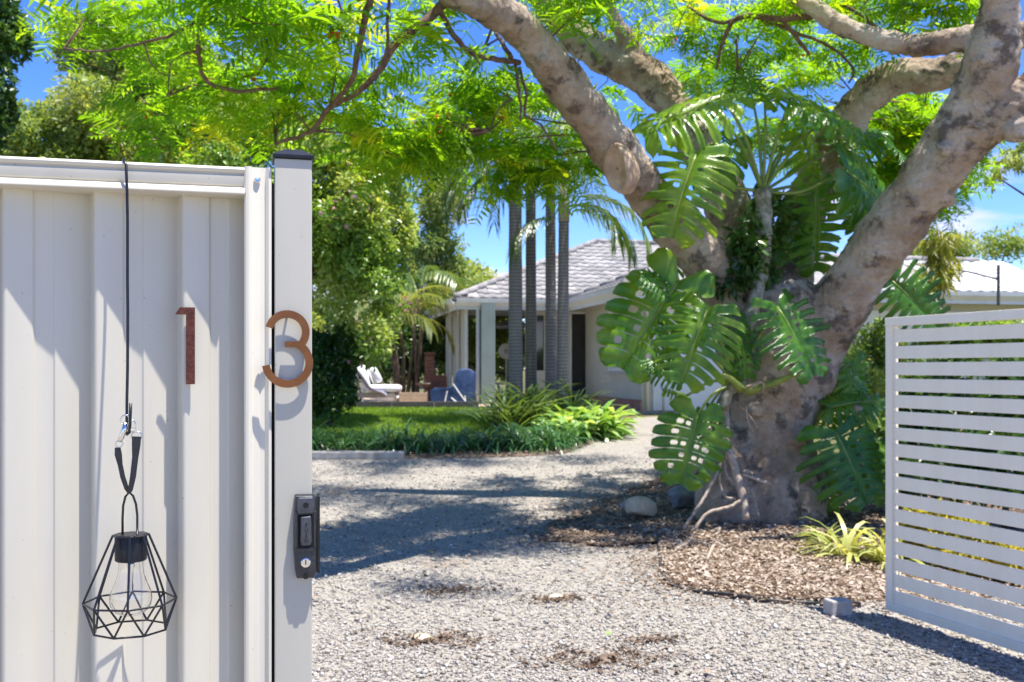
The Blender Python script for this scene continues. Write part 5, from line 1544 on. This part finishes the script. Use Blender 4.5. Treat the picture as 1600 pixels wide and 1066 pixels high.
# white door panel and downpipe on the wing front
hbox(wing_l + .22, wing_l + 3.3, -3.335, -3.302, ZF, ZF + 2.05, 'garage_door', 'wall_white')
MB().tube([hw(wing_l + .1, -3.36, ZF), hw(wing_l + .1, -3.36, ZE - .1), hw(wing_l + .1, -3.8, ZE)], .035, 10).build('downpipe', M['trim'], house, smooth=True)
MB().tube([hw(wing_l + .38, -3.45, ZF - .05), hw(wing_l + .38, -3.45, ZF + .42), hw(wing_l + .33, -3.45, ZF + .46)], .022, 8).build('tap', M['grey_metal'], house, smooth=True)
hbox(2.0, 9.5, -3.325, -3.304, ZF + 1.35, ZF + 1.95, 'fascia_band', 'trim')
# verandah: posts, end wall with battens
hbox(-2.01, -1.71, -0.12, 0.18, ZF - .05, ZE, 'verandah_post', 'post_blue')
for k in range(6):
    hbox(-2.32, -2.26, 0.2 + k * .62, 0.26 + k * .62, ZF, ZE, 'verandah_post', 'trim')
for k in range(3):
    hbox(-2.30, -2.27, .27 + k * 1.24, 0.81 + k * 1.24, ZF, ZE, 'screen_panel', 'wall')
hbox(-2.10, -2.04, .0, .06, ZF, ZE, 'verandah_post', 'trim')
# roofs
ov = 0.0
roof = MB()
XL, XR, DP = -2.55, 12.0, 8.8
r_ = DP / 2
ri = r_ * TP
e0 = [hw(XL, 0, ZE + .12), hw(XR, 0, ZE + .12), hw(XR, DP, ZE + .12), hw(XL, DP, ZE + .12), hw(XL + r_, r_, ZE + .12 + ri), hw(XR - r_, r_, ZE + .12 + ri)]
roof.add(e0, [(0, 1, 5, 4), (1, 2, 5), (2, 3, 4, 5), (3, 0, 4), (0, 3, 2, 1)])
wd = 3.85; wr = wd / 2; WX = 0.0; WXR = 10.6
e1 = [hw(WX, -wd, ZE + .12), hw(WXR, -wd, ZE + .12), hw(WXR, 0.6, ZE + .12), hw(WX, 0.6, ZE + .12), hw(WX + wr, -wd + wr, ZE + .12 + wr * TP), hw(WXR - wr, -wd + wr, ZE + .12 + wr * TP)]
roof.add(e1, [(0, 1, 5, 4), (1, 2, 5), (2, 3, 4, 5), (3, 0, 4), (0, 3, 2, 1)])
roofo = roof.build('roof', M['tile'], house); ORG[roofo.name] = ORG[house.name]
# gutters and fascias
gp = [(0.0, -.10), (0.02, -.10), (.10, -.02), (.11, .06), (.095, .06), (.08, -.01), (0.0, -.02)]
def gutter(a, b, nrm):
    d = (b - a); ln = d.length; d.normalize()
    MB().prism(gp, a, nrm, UZ, d, ln).build('gutter', M['trim'], house, bevel=.004)
    MB().box((a + b) / 2 - UZ * .09 - nrm * .012, (ln, .022, .17), Matrix((d, nrm, UZ)).transposed()).build('fascia', M['trim'], house)
gutter(hw(XL, 0, ZE + .05), hw(0.02, 0, ZE + .05), -HY)
gutter(hw(0, 0.02, ZE + .05), hw(0, -wd, ZE + .05), -HX)
gutter(hw(0, -wd, ZE + .05), hw(WXR, -wd, ZE + .05), -HY)
gutter(hw(XL, 6, ZE + .05), hw(XL, 0, ZE + .05), -HX)
hbox(XL + .03, 0.0, 0.02, 4.5, ZE - .02, ZE + .002, 'soffit', 'trim')
hbox(0.02, wing_l + .2, -wd + .03, 1.45, ZE - .021, ZE + .001, 'soffit', 'trim')
hbox(wing_l + .2, WXR, -wd + .03, -3.0, ZE - .022, ZE, 'soffit', 'trim')
# roof tiles: curved, overlapping, one mesh shared
tv = []; tf = []
TW, TL = .26, .31
for i, s in enumerate((0.0, 1.0)):
    for k in range(6):
        u = k / 5; tv.append(((u - .5) * TW, s * TL * 1.12,   .016 * math.sin(math.pi * u * 2) + .030 - .024 * s))
for k in range(5): tf.append((k, k + 1, 6 + k + 1, 6 + k))
for k in range(6): tv.append((tv[k][0], tv[k][1], tv[k][2] - .022))
for k in range(5): tf.append((12 + k, 12 + k + 1, k + 1, k))
tile_me = bpy.data.meshes.new('tile'); tile_me.from_pydata(tv, [], tf); tile_me.materials.append(M['tile'])
tile_me.polygons.foreach_set('use_smooth', [True] * len(tile_me.polygons))
TM = [tile_me]
for nm, ca, cb_ in (('roof_tile_dull', (0.18, .175, .172), (.27, .26, .255)), ('roof_tile_pale', (.28, .265, .25), (.39, .37, .35))):
    M[nm] = mat(nm, ca, cb_, 4, rough=.72, spec=.3)
    c_ = tile_me.copy(); c_.materials.clear(); c_.materials.append(M[nm]); TM.append(c_)
ntile = 0
rest = MB()
def tiles(origin, ax, up, length, run, hip0, hip1, x_from, x_to, lim=300, mats=None):
    "courses of tiles over one slope: ax along the eave, up into the roof (horizontal), clipped by hips"
    global ntile
    cs = 1 / math.sqrt(1 + TP * TP)
    sl_dir = (up * cs + UZ * (TP * cs)); nrm = ax.cross(sl_dir).normalized()
    if nrm.z < 0: nrm = -nrm
    Mt = Matrix((ax, sl_dir, nrm)).transposed()
    rows = int(run / cs / TL)
    for j in range(rows + 1):
        hr = j * TL * cs                                  # horizontal run
        a0 = x_from if not hip0 else max(x_from, hr + .05)
        a1 = x_to if not hip1 else min(x_to, length - hr - .05)
        k = math.ceil(a0 / TW - .2)
        while k * TW < a1:
            q = origin + ax * (k * TW + TW / 2) + sl_dir * (j * TL - .03) + nrm * .004
            if ntile < lim:
                ob = bpy.data.objects.new('tile', random.choice(mats or TM)); C.objects.link(ob); ob.parent = roofo
                ob.matrix_local = Matrix.Translation(q - ORG[house.name]) @ Mt.to_4x4() @ Matrix.Rotation(random.uniform(-.012, .012), 4, 'Z')
                ntile += 1
            else:
                rest.add([q + Mt @ Vector(p) for p in tv], tf)
            k += 1
M['white_tile'] = mat('white_roof_tile', (0.66, .65, .63), (.74, .73, .71), 4, rough=.6, spec=.3)
wt = tile_me.copy(); wt.materials.clear(); wt.materials.append(M['white_tile'])
tiles(hw(0, -wd, ZE + .12), HX, HY, WXR, wr, True, False, 6.6, 9.2, mats=[wt])
tiles(hw(0, -wd, ZE + .12), HY, HX, wd, wr, True, True, 0, wd)             # left slope of the wing
tiles(hw(XL, 0, ZE + .12), HX, HY, XR - XL, r_, True, False, 0.0, 5.6)     # front slope of the main roof
tiles(hw(XL, 0, ZE + .12), HY, HX, DP, r_, True, True, 0, 5)
if rest.v:
    o = rest.build('tile', M['tile'], roofo, smooth=True); o['kind'] = 'stuff'
def ridge(a, b):
    d = b - a; n = int(d.length / .38); mb = MB()
    for k in range(n):
        p0 = a + d * (k / n); p1 = a + d * ((k + 1.12) / n)
        mb.tube([p0 + UZ * .02, p1 + UZ * .035], [.085, .075], 8)
    mb.build('ridge_cap', M['tile'], house, smooth=True)
ridge(e0[0], e0[4]); ridge(e0[4], e0[5]); ridge(e1[0], e1[4]); ridge(e1[4], e1[5]); ridge(hw(0, 0, ZE + .12), e1[4])
# aerial mast and cable by the right eave
q = at(1560, 432, 18.9)
MB().tube([Vector((q.x, q.y, ZE - .2)), Vector((q.x, q.y, 3.42))], .03, 8).build('service_mast', M['sleeper'], house)
qa = Vector((q.x, q.y, 3.15)); MB().tube([qa, qa + Vector((-.45, .3, .18)), qa + Vector((-1.2, 1.2, .42))], .02, 6).build('cable', M['sleeper'], house)

# brick paved step by the house
pave = MB()
pb_ = thing('paved_step', 'red brick paved step beside the white wing of the house', 'paving', tuple(hw(wing_l, -3.6, 0)))
kx = 0
pm = bpy.data.meshes.new('paver')
bmx = MB().box((0, 0, 0), (.215, .105, .07))
po = bmx.build('paver', M['paver'], pb_, bevel=.006)
po.matrix_local = Matrix.Translation(hw(0.0, -3.4, ZF - .06) - ORG[pb_.name]) @ Mh.to_4x4()
for j in range(8):
    for i in range(9):
        if i == 0 and j == 0: continue
        c_ = po.copy(); C.objects.link(c_)
        c_.matrix_local = Matrix.Translation(hw(-0.55 + i * .225 + (j % 2) * .11, -4.35 + j * .115, ZF - .065 + random.uniform(-.003, .003)) - ORG[pb_.name]) @ Mh.to_4x4()
po.matrix_local = Matrix.Translation(hw(-0.55, -4.35, ZF - .065) - ORG[pb_.name]) @ Mh.to_4x4()

# ------------------------------------------------------------------ patio things
def gbase(px, d, lift=0.05): 
    q = gnd(px, d); return q + UZ * lift
sl_t = thing('sleeper_edge', 'dark timber sleeper edging between lawn and patio', 'edging', tuple(gnd(640, 20.0)))
for a, b in ((528, 612), (613, 678), (679, 748)):
    p0 = gnd(a, 20.02); p1 = gnd(b, 20.02)
    MB().box((p0 + p1) / 2 + UZ * .07, ((p1 - p0).length, .10, .17)).build('sleeper', M['sleeper'], sl_t, bevel=.008)
# lounge chair with cushions and throw
def cush(mb, c, s, rot=(0, 0, 0), puff=.35):
    Mr = Matrix.Rotation(rot[2], 3, 'Z') @ Matrix.Rotation(rot[1], 3, 'Y') @ Matrix.Rotation(rot[0], 3, 'X')
    n = 8; vs = []; fs = []
    for i in range(n + 1):
        ph = math.pi * i / n
        for k in range(16):
            th = 2 * math.pi * k / 16
            def se(v, e): return math.copysign(abs(v) ** e, v)
            p = Vector((s[0] / 2 * se(math.cos(th), puff) * se(math.sin(ph), puff), s[1] / 2 * se(math.sin(th), puff) * se(math.sin(ph), puff), s[2] / 2 * se(math.cos(ph), .7)))
            vs.append(Vector(c) + Mr @ p)
    for i in range(n):
        for k in range(16): fs.append((i * 16 + k, i * 16 + (k + 1) % 16, (i + 1) * 16 + (k + 1) % 16, (i + 1) * 16 + k))
    mb.add(vs, fs); return mb
cb0 = gbase(592, 20.9)
lc = thing('lounge_chair', 'white cushioned outdoor lounge chair draped with a mauve throw', 'lounge chair', tuple(cb0))
def off(x, y, z): return cb0 + Vector((x, y, z))
cush(MB(), off(.10, 0, .34), (.75, .62, .17)).build('seat_cushion', M['white_cushion'], lc, smooth=True)
cush(MB(), off(.20, 0, .15), (.5, .55, .14)).build('foot_cushion', M['white_cushion'], lc, smooth=True)
cush(MB(), off(-.30, .05, .55), (.22, .62, .55), (0, R(-22), 0)).build('back_cushion', M['white_cushion'], lc, smooth=True)
cush(MB(), off(-.06, -.05, .62), (.16, .36, .36), (0, R(-28), R(12))).build('pillow', M['white_cushion'], lc, smooth=True)
th_ = MB(); vs = []; fs = []
for i in range(12):
    for k in range(7):
        u = i / 11; v = k / 6
        x = -.52 + .78 * u; z = .78 - .62 * u ** .8 + .06 * math.sin(u * 9) ; y = -.42 + .52 * v * (1 - .3 * u)
        vs.append(off(x - .06 * math.sin(v * 6), y - .02, z + .05 * math.sin(v * 7 + u * 5)))
for i in range(11):
    for k in range(6): fs.append((i * 7 + k, i * 7 + k + 1, (i + 1) * 7 + k + 1, (i + 1) * 7 + k))
th_.add(vs, fs); th_.build('throw', M['mauve_throw'], lc, smooth=True)
fr = MB(); fr.box(off(-.05, 0, .20), (.85, .6, .08))
for x in (-.42, .38):
    for y in (-.26, .26): fr.tube([off(x, y, .0), off(x, y, .2)], .025, 6)
fr.tube([off(-.42, -.28, .2), off(-.55, -.28, .72)], .025, 6); fr.tube([off(-.42, .28, .2), off(-.55, .28, .72)], .025, 6)
fr.build('frame', M['wicker'], lc)
stand = thing('chair_stand', 'curved grey metal stand arching up behind the lounge chair', 'stand', tuple(gbase(568, 21.4)))
MB().tube(resample([at(564, 628, 21.4), at(570, 595, 21.4), at(576, 560, 21.4), at(578, 535, 21.4), at(572, 523, 21.4), at(562, 523, 21.4)], [.04] * 6, .05)[0], .045, 8).build('arched_pole', M['grey_metal'], stand, smooth=True)
sb_ = gbase(566, 21.4); MB().lathe([(.3, 0), (.3, .03), (.06, .05)], sb_, 18).build('stand_base', M['grey_metal'], stand)
cr0 = gbase(646, 20.7)
crate = thing('wooden_crate', 'low pale wooden crate on the patio between the two loungers', 'crate', tuple(cr0))
for k in range(3):
    for y in (-.17, .17):
        MB().box(cr0 + Vector((0, y, .05 + k * .085)), (.56, .02, .072)).build('plank', M['crate_wood'], crate, bevel=.003)
for x in (-.27, .27):
    MB().box(cr0 + Vector((x, 0, .14)), (.02, .32, .25)).build('end_panel', M['crate_wood'], crate, bevel=.003)
bb = gbase(668, 22.4)
bird = thing('bird_bath', 'small dark bird bath standing behind the wooden crate', 'bird bath', tuple(bb))
MB().lathe([(.14, 0), (.13, .04), (.06, .07), (.055, .28), (.10, .32)], bb, 16).build('pedestal', M['terracotta'], bird, smooth=True, shade_angle=40)
MB().lathe([(.08, .318), (.20, .36), (.27, .42), (.26, .43), (.18, .385), (.02, .37)], bb, 20).build('bowl', M['terracotta'], bird, smooth=True, shade_angle=40)
l0 = gbase(708, 20.8)
lo_ = thing('covered_lounger', 'sun lounger wrapped in a blue cover in front of the verandah', 'lounger', tuple(l0))
mb = MB()
prof = [(-.44, .04), (-.45, .30), (-.36, .36), (-.12, .34), (.02, .40), (.08, .66), (.16, .76), (.36, .76), (.46, .68), (.47, .30), (.42, .05)]
vs = []; n = len(prof)
for j, y in enumerate((-.30, -.28, .28, .30)):
    for (x, z) in prof:
        s_ = .95 if j in (0, 3) else 1.0
        vs.append(l0 + Vector((x * s_ + random.uniform(-.015, .015), y + random.uniform(-.02, .02), z * s_ + random.uniform(-.012, .012))))
fs = [tuple(range(n)), tuple(range(4 * n - 1, 3 * n - 1, -1))]
for j in range(3):
    for k in range(n): fs.append((j * n + k, (j + 1) * n + k, (j + 1) * n + (k + 1) % n, j * n + (k + 1) % n))
mb.add(vs, fs); mb.build('cover', M['blue_cover'], lo_, bevel=.03, segs=3, smooth=True)
for a, b in (((-.10, .30), (-.16, .02)), ((.02, .44), (.26, .10)), ((.26, .20), (.28, .02)), ((-.02, .16), (.16, .01))):
    MB().tube([l0 + Vector((a[0], -.335, a[1])), l0 + Vector((b[0], -.345, b[1]))], .014, 6).build('frame_tube', M['white_plastic'], lo_)
# brick barbecue
bq = gbase(684, 25.0, .0)
bbq = thing('brick_barbecue', 'red brick barbecue with a low chimney stack at the back of the patio', 'barbecue', tuple(bq))
MB().box(bq + Vector((-.02, .02, .30)), (.56, .42, .58)).build('mortar_core', M['concrete'], bbq)
MB().box(bq + Vector((-.19, .02, .75)), (.20, .30, .70)).build('mortar_core', M['concrete'], bbq)
br0 = None
def brick_at(c, s, rz=0):
    global br0
    if br0 is None:
        br0 = MB().box(bq, (1, 1, 1)).build('brick', M['brick'], bbq); ob = br0
    else:
        ob = br0.copy(); C.objects.link(ob)
    ob.matrix_local = Matrix.Translation(Vector(c) - bq) @ Matrix.Rotation(rz, 4, 'Z') @ Matrix.Diagonal((*s, 1))
for j in range(7):
    for i in range(3):
        brick_at(bq + Vector((-.21 + i * .20 + (.03 if j % 2 else -.03), -.20, .05 + j * .086)), (.19, .06, .076))
    for i in range(2): brick_at(bq + Vector((-.31, -.08 + i * .2, .05 + j * .086)), (.06, .19, .076))
for j in range(6):
    brick_at(bq + Vector((-.19 + (.015 if j % 2 else -.015), -.14, .66 + j * .086)), (.20, .06, .076))
    brick_at(bq + Vector((-.30, .02, .66 + j * .086)), (.05, .24, .076))
brick_at(bq + Vector((-.19, .0, 1.18)), (.27, .36, .05)); brick_at(bq + Vector((.02, .02, .615)), (.58, .46, .05))
# umbrella and fan beyond the verandah
ub = gbase(800, 27)
um = thing('patio_umbrella', 'white patio umbrella seen through the verandah behind the post', 'umbrella', tuple(ub))
MB().tube([ub, at(800, 500, 27)], .025, 8).build('pole', M['grey_metal'], um)
top = at(800, 500, 27)
MB().lathe([(.75, -.22), (.74, -.20), (.4, -.09), (.02, .02)], top, 10).build('canopy', M['white_plastic'], um)
fb = gbase(791, 24.5)
fan = thing('pedestal_fan', 'white pedestal fan standing on the verandah beside the post', 'fan', tuple(fb))
fc_ = at(791, 549, 24.5)
MB().lathe([(.2, 0), (.2, .03), (.03, .05)], fb, 16).build('fan_base', M['white_plastic'], fan)
MB().tube([fb, fc_], .02, 8).build('fan_pole', M['white_plastic'], fan)
MB().lathe([(.19, -.04), (.20, 0), (.19, .04), (.07, .06), (.01, .06)], fc_, 20, Matrix.Rotation(R(90), 3, 'X')).build('fan_head', M['white_plastic'], fan)
MB().lathe([(.06, .06), (.05, .075), (.01, .078)], fc_, 14, Matrix.Rotation(R(90), 3, 'X')).build('fan_hub', M['grey_metal'], fan)
# outdoor table and chairs under the verandah opening
tb_ = gbase(788, 23.6)
ot = thing('outdoor_table', 'small grey outdoor table inside the verandah opening', 'table', tuple(tb_))
MB().box(tb_ + UZ * .40, (.7, .5, .05)).build('tabletop', M['grey_metal'], ot)
for x in (-.3, .3):
    for y in (-.2, .2): MB().box(tb_ + Vector((x, y, .19)), (.04, .04, .38)).build('leg', M['grey_metal'], ot)

# ------------------------------------------------------------------ edging, rocks, blocks, fallen leaves
def rock(c, s, seed, m, name, label, rz=0):
    r2 = np.random.default_rng(seed)
    bm = bmesh.new(); bmesh.ops.create_icosphere(bm, subdivisions=3, radius=1.0)
    pl = [(unit(r2.normal(0, 1, 3)), r2.uniform(.55, .8)) for _ in range(9)]
    for v in bm.verts:
        p = np.array(v.co)
        for nn, dd in pl:
            e = p @ nn - dd
            if e > 0: p = p - nn * e * .92
        p = p + unit(p) * (.02 * math.sin(p[0] * 9 + seed) + .02 * math.sin(p[1] * 11 + p[2] * 7))
        v.co = Vector(p)
    me = bpy.data.meshes.new(name); bm.to_mesh(me); bm.free()
    me.transform(Matrix.Rotation(rz, 4, 'Z') @ Matrix.Diagonal((s[0] / 1.5, s[1] / 1.5, s[2] / 1.5, 1)))
    me.polygons.foreach_set('use_smooth', [True] * len(me.polygons))
    try: me.set_sharp_from_angle(angle=R(24))
    except Exception: pass
    me.materials.append(m)
    o = bpy.data.objects.new(name, me); C.objects.link(o); o.location = c
    return tag(o, label, 'rock')
q = gnd(1003, 9.25); rock(q + UZ * (.10 + hump(q.x, q.y)), (.24, .19, .19), 3, M['sandstone'], 'sandstone_rock', 'pale tan sandstone boulder left of the flame tree trunk', .2)
q = gnd(1062, 9.6); rock(q + UZ * (.10 + hump(q.x, q.y)), (.25, .2, .18), 8, M['bluestone'], 'grey_rock', 'dark blue grey rock between the sandstone boulder and trunk', .8)
q = gnd(982, 9.7); rock(q + UZ * .06, (.13, .12, .12), 15, M['bluestone'], 'grey_rock', 'small dark rock tucked behind the sandstone boulder', .1)
for i, (px, d, s_, lab) in enumerate(((917, 15.2, .22, 'pale garden stone leftmost of the row at the bed edge'), (934, 15.6, .15, 'small pale garden stone in the middle of the row'), (950, 16.0, .17, 'pale garden stone at the house end of the row'))):
    q = gnd(px, d); rock(q + UZ * s_ * .35, (s_, s_, s_ * .7), 20 + i, M['sandstone'], 'garden_stone', lab, i)
q = gnd(868, 6.35); rock(q + UZ * .012, (.10, .07, .035), 31, M['sandstone'], 'flat_stone', 'flat tan stone half buried in the gravel drive', .4)
q = gnd(660, 5.4); rock(q + UZ * .008, (.10, .06, .03), 32, M['sandstone'], 'flat_stone', 'flat tan stone in the gravel nearest the gate post', .1)
q = gnd(945, 5.0); rock(q + UZ * .006, (.10, .07, .03), 33, M['litter'] and M['mulch'], 'flat_stone', 'brown earthy stone in the foreground gravel', .9)
q = gnd(1309, 5.92)
bk = thing('stone_block', 'small pale grey block lying on the gravel left of the gate', 'block', tuple(q))
MB().box(q + UZ * .048, (.135, .11, .095), Matrix.Rotation(R(14), 3, 'Z')).build('block', M['concrete'], bk, bevel=.012, segs=2)
# black edging strip round the bed
epts = [(1030, 846), (1031, 862), (1033, 885), (1037, 905), (1050, 917), (1085, 926), (1130, 934), (1180, 940), (1235, 944), (1290, 947), (1345, 950)]
def ground_at(px, py):
    lo_d, hi_d = 2.0, 40.0
    for _ in range(50):
        m_ = (lo_d + hi_d) / 2
        if HOR + (CAM_Z - gz(m_)) * F / m_ > py: lo_d = m_
        else: hi_d = m_
    return gnd(px, m_)
ep = [ground_at(a, b) for a, b in epts]
ed = MB(); vs = []; fs = []
Q, _ = resample(ep, [1] * len(ep), .06)
for i, q in enumerate(Q):
    d = (Q[min(i + 1, len(Q) - 1)] - Q[max(0, i - 1)]).normalized(); s_ = Vector((-d.y, d.x, 0)) * .012
    hgt = .026 + .010 * math.sin(i * .6)
    for a, z in ((-1, -.03), (1, -.03), (1, hgt), (-1, hgt)): vs.append(q + s_ * a + UZ * z)
for i in range(len(Q) - 1):
    for k in range(4): fs.append((i * 4 + k, i * 4 + (k + 1) % 4, i * 4 + 4 + (k + 1) % 4, i * 4 + 4 + k))
fs += [(0, 1, 2, 3), tuple(len(Q) * 4 - 4 + k for k in (3, 2, 1, 0))]
ed.add(vs, fs); o = ed.build('garden_edging', M['edging'], None); tag(o, 'black garden edging strip curving between gravel and mulch bed', 'edging')
p0 = gnd(470, 13.35); p1 = gnd(632, 13.35)
o = MB().box((p0 + p1) / 2 + UZ * .04, ((p1 - p0).length, .22, .10)).build('kerb_slab', M['slab'], None, bevel=.015)
tag(o, 'flat weathered timber edge along the gravel below the planted row', 'edging')
# sticks and fallen leaves
for pts, lab in (([(1055, 868), (1072, 860), (1082, 850), (1100, 842)], 'bleached stick lying on the dry leaves in front of the tree'), ([(1105, 885), (1112, 868), (1120, 858), (1138, 852)], 'short pale stick nearest the tree roots'),):
    Q, _ = resample([ground_at(a, b) + UZ * .05 for a, b in pts], [1] * len(pts), .04)
    o = MB().tube(Q, [.014] * (len(Q) - 1) + [.006], 7, wob=.1).build('stick', M['root'], None, smooth=True); tag(o, lab, 'stick')
for (px, py, m_, lab) in ((955, 994, 'bromeliad', 'single bright green leaf lying on the foreground gravel'), (1108, 1053, 'litter', 'tan fallen leaf on the gravel at the bottom edge'), (948, 872, 'bromeliad', 'pale green leaf at the mulch edge of the drive'), (678, 868, 'yellow_leaf', 'yellow fallen leaf on the shaded gravel')):
    q = ground_at(px, py) + UZ * .02
    a = random.uniform(0, 6)
    V, Fc = leaf_quads(np.array([tuple(q)]), np.array([[math.cos(a), math.sin(a), .1]]), np.array([[.2, -.3, 1.0]]), np.array([.075]), np.array([.04]), .2)
    o = npmesh('fallen_leaf', V, Fc, M[m_], None, np.array([.7, .7])); tag(o, lab, 'leaf')
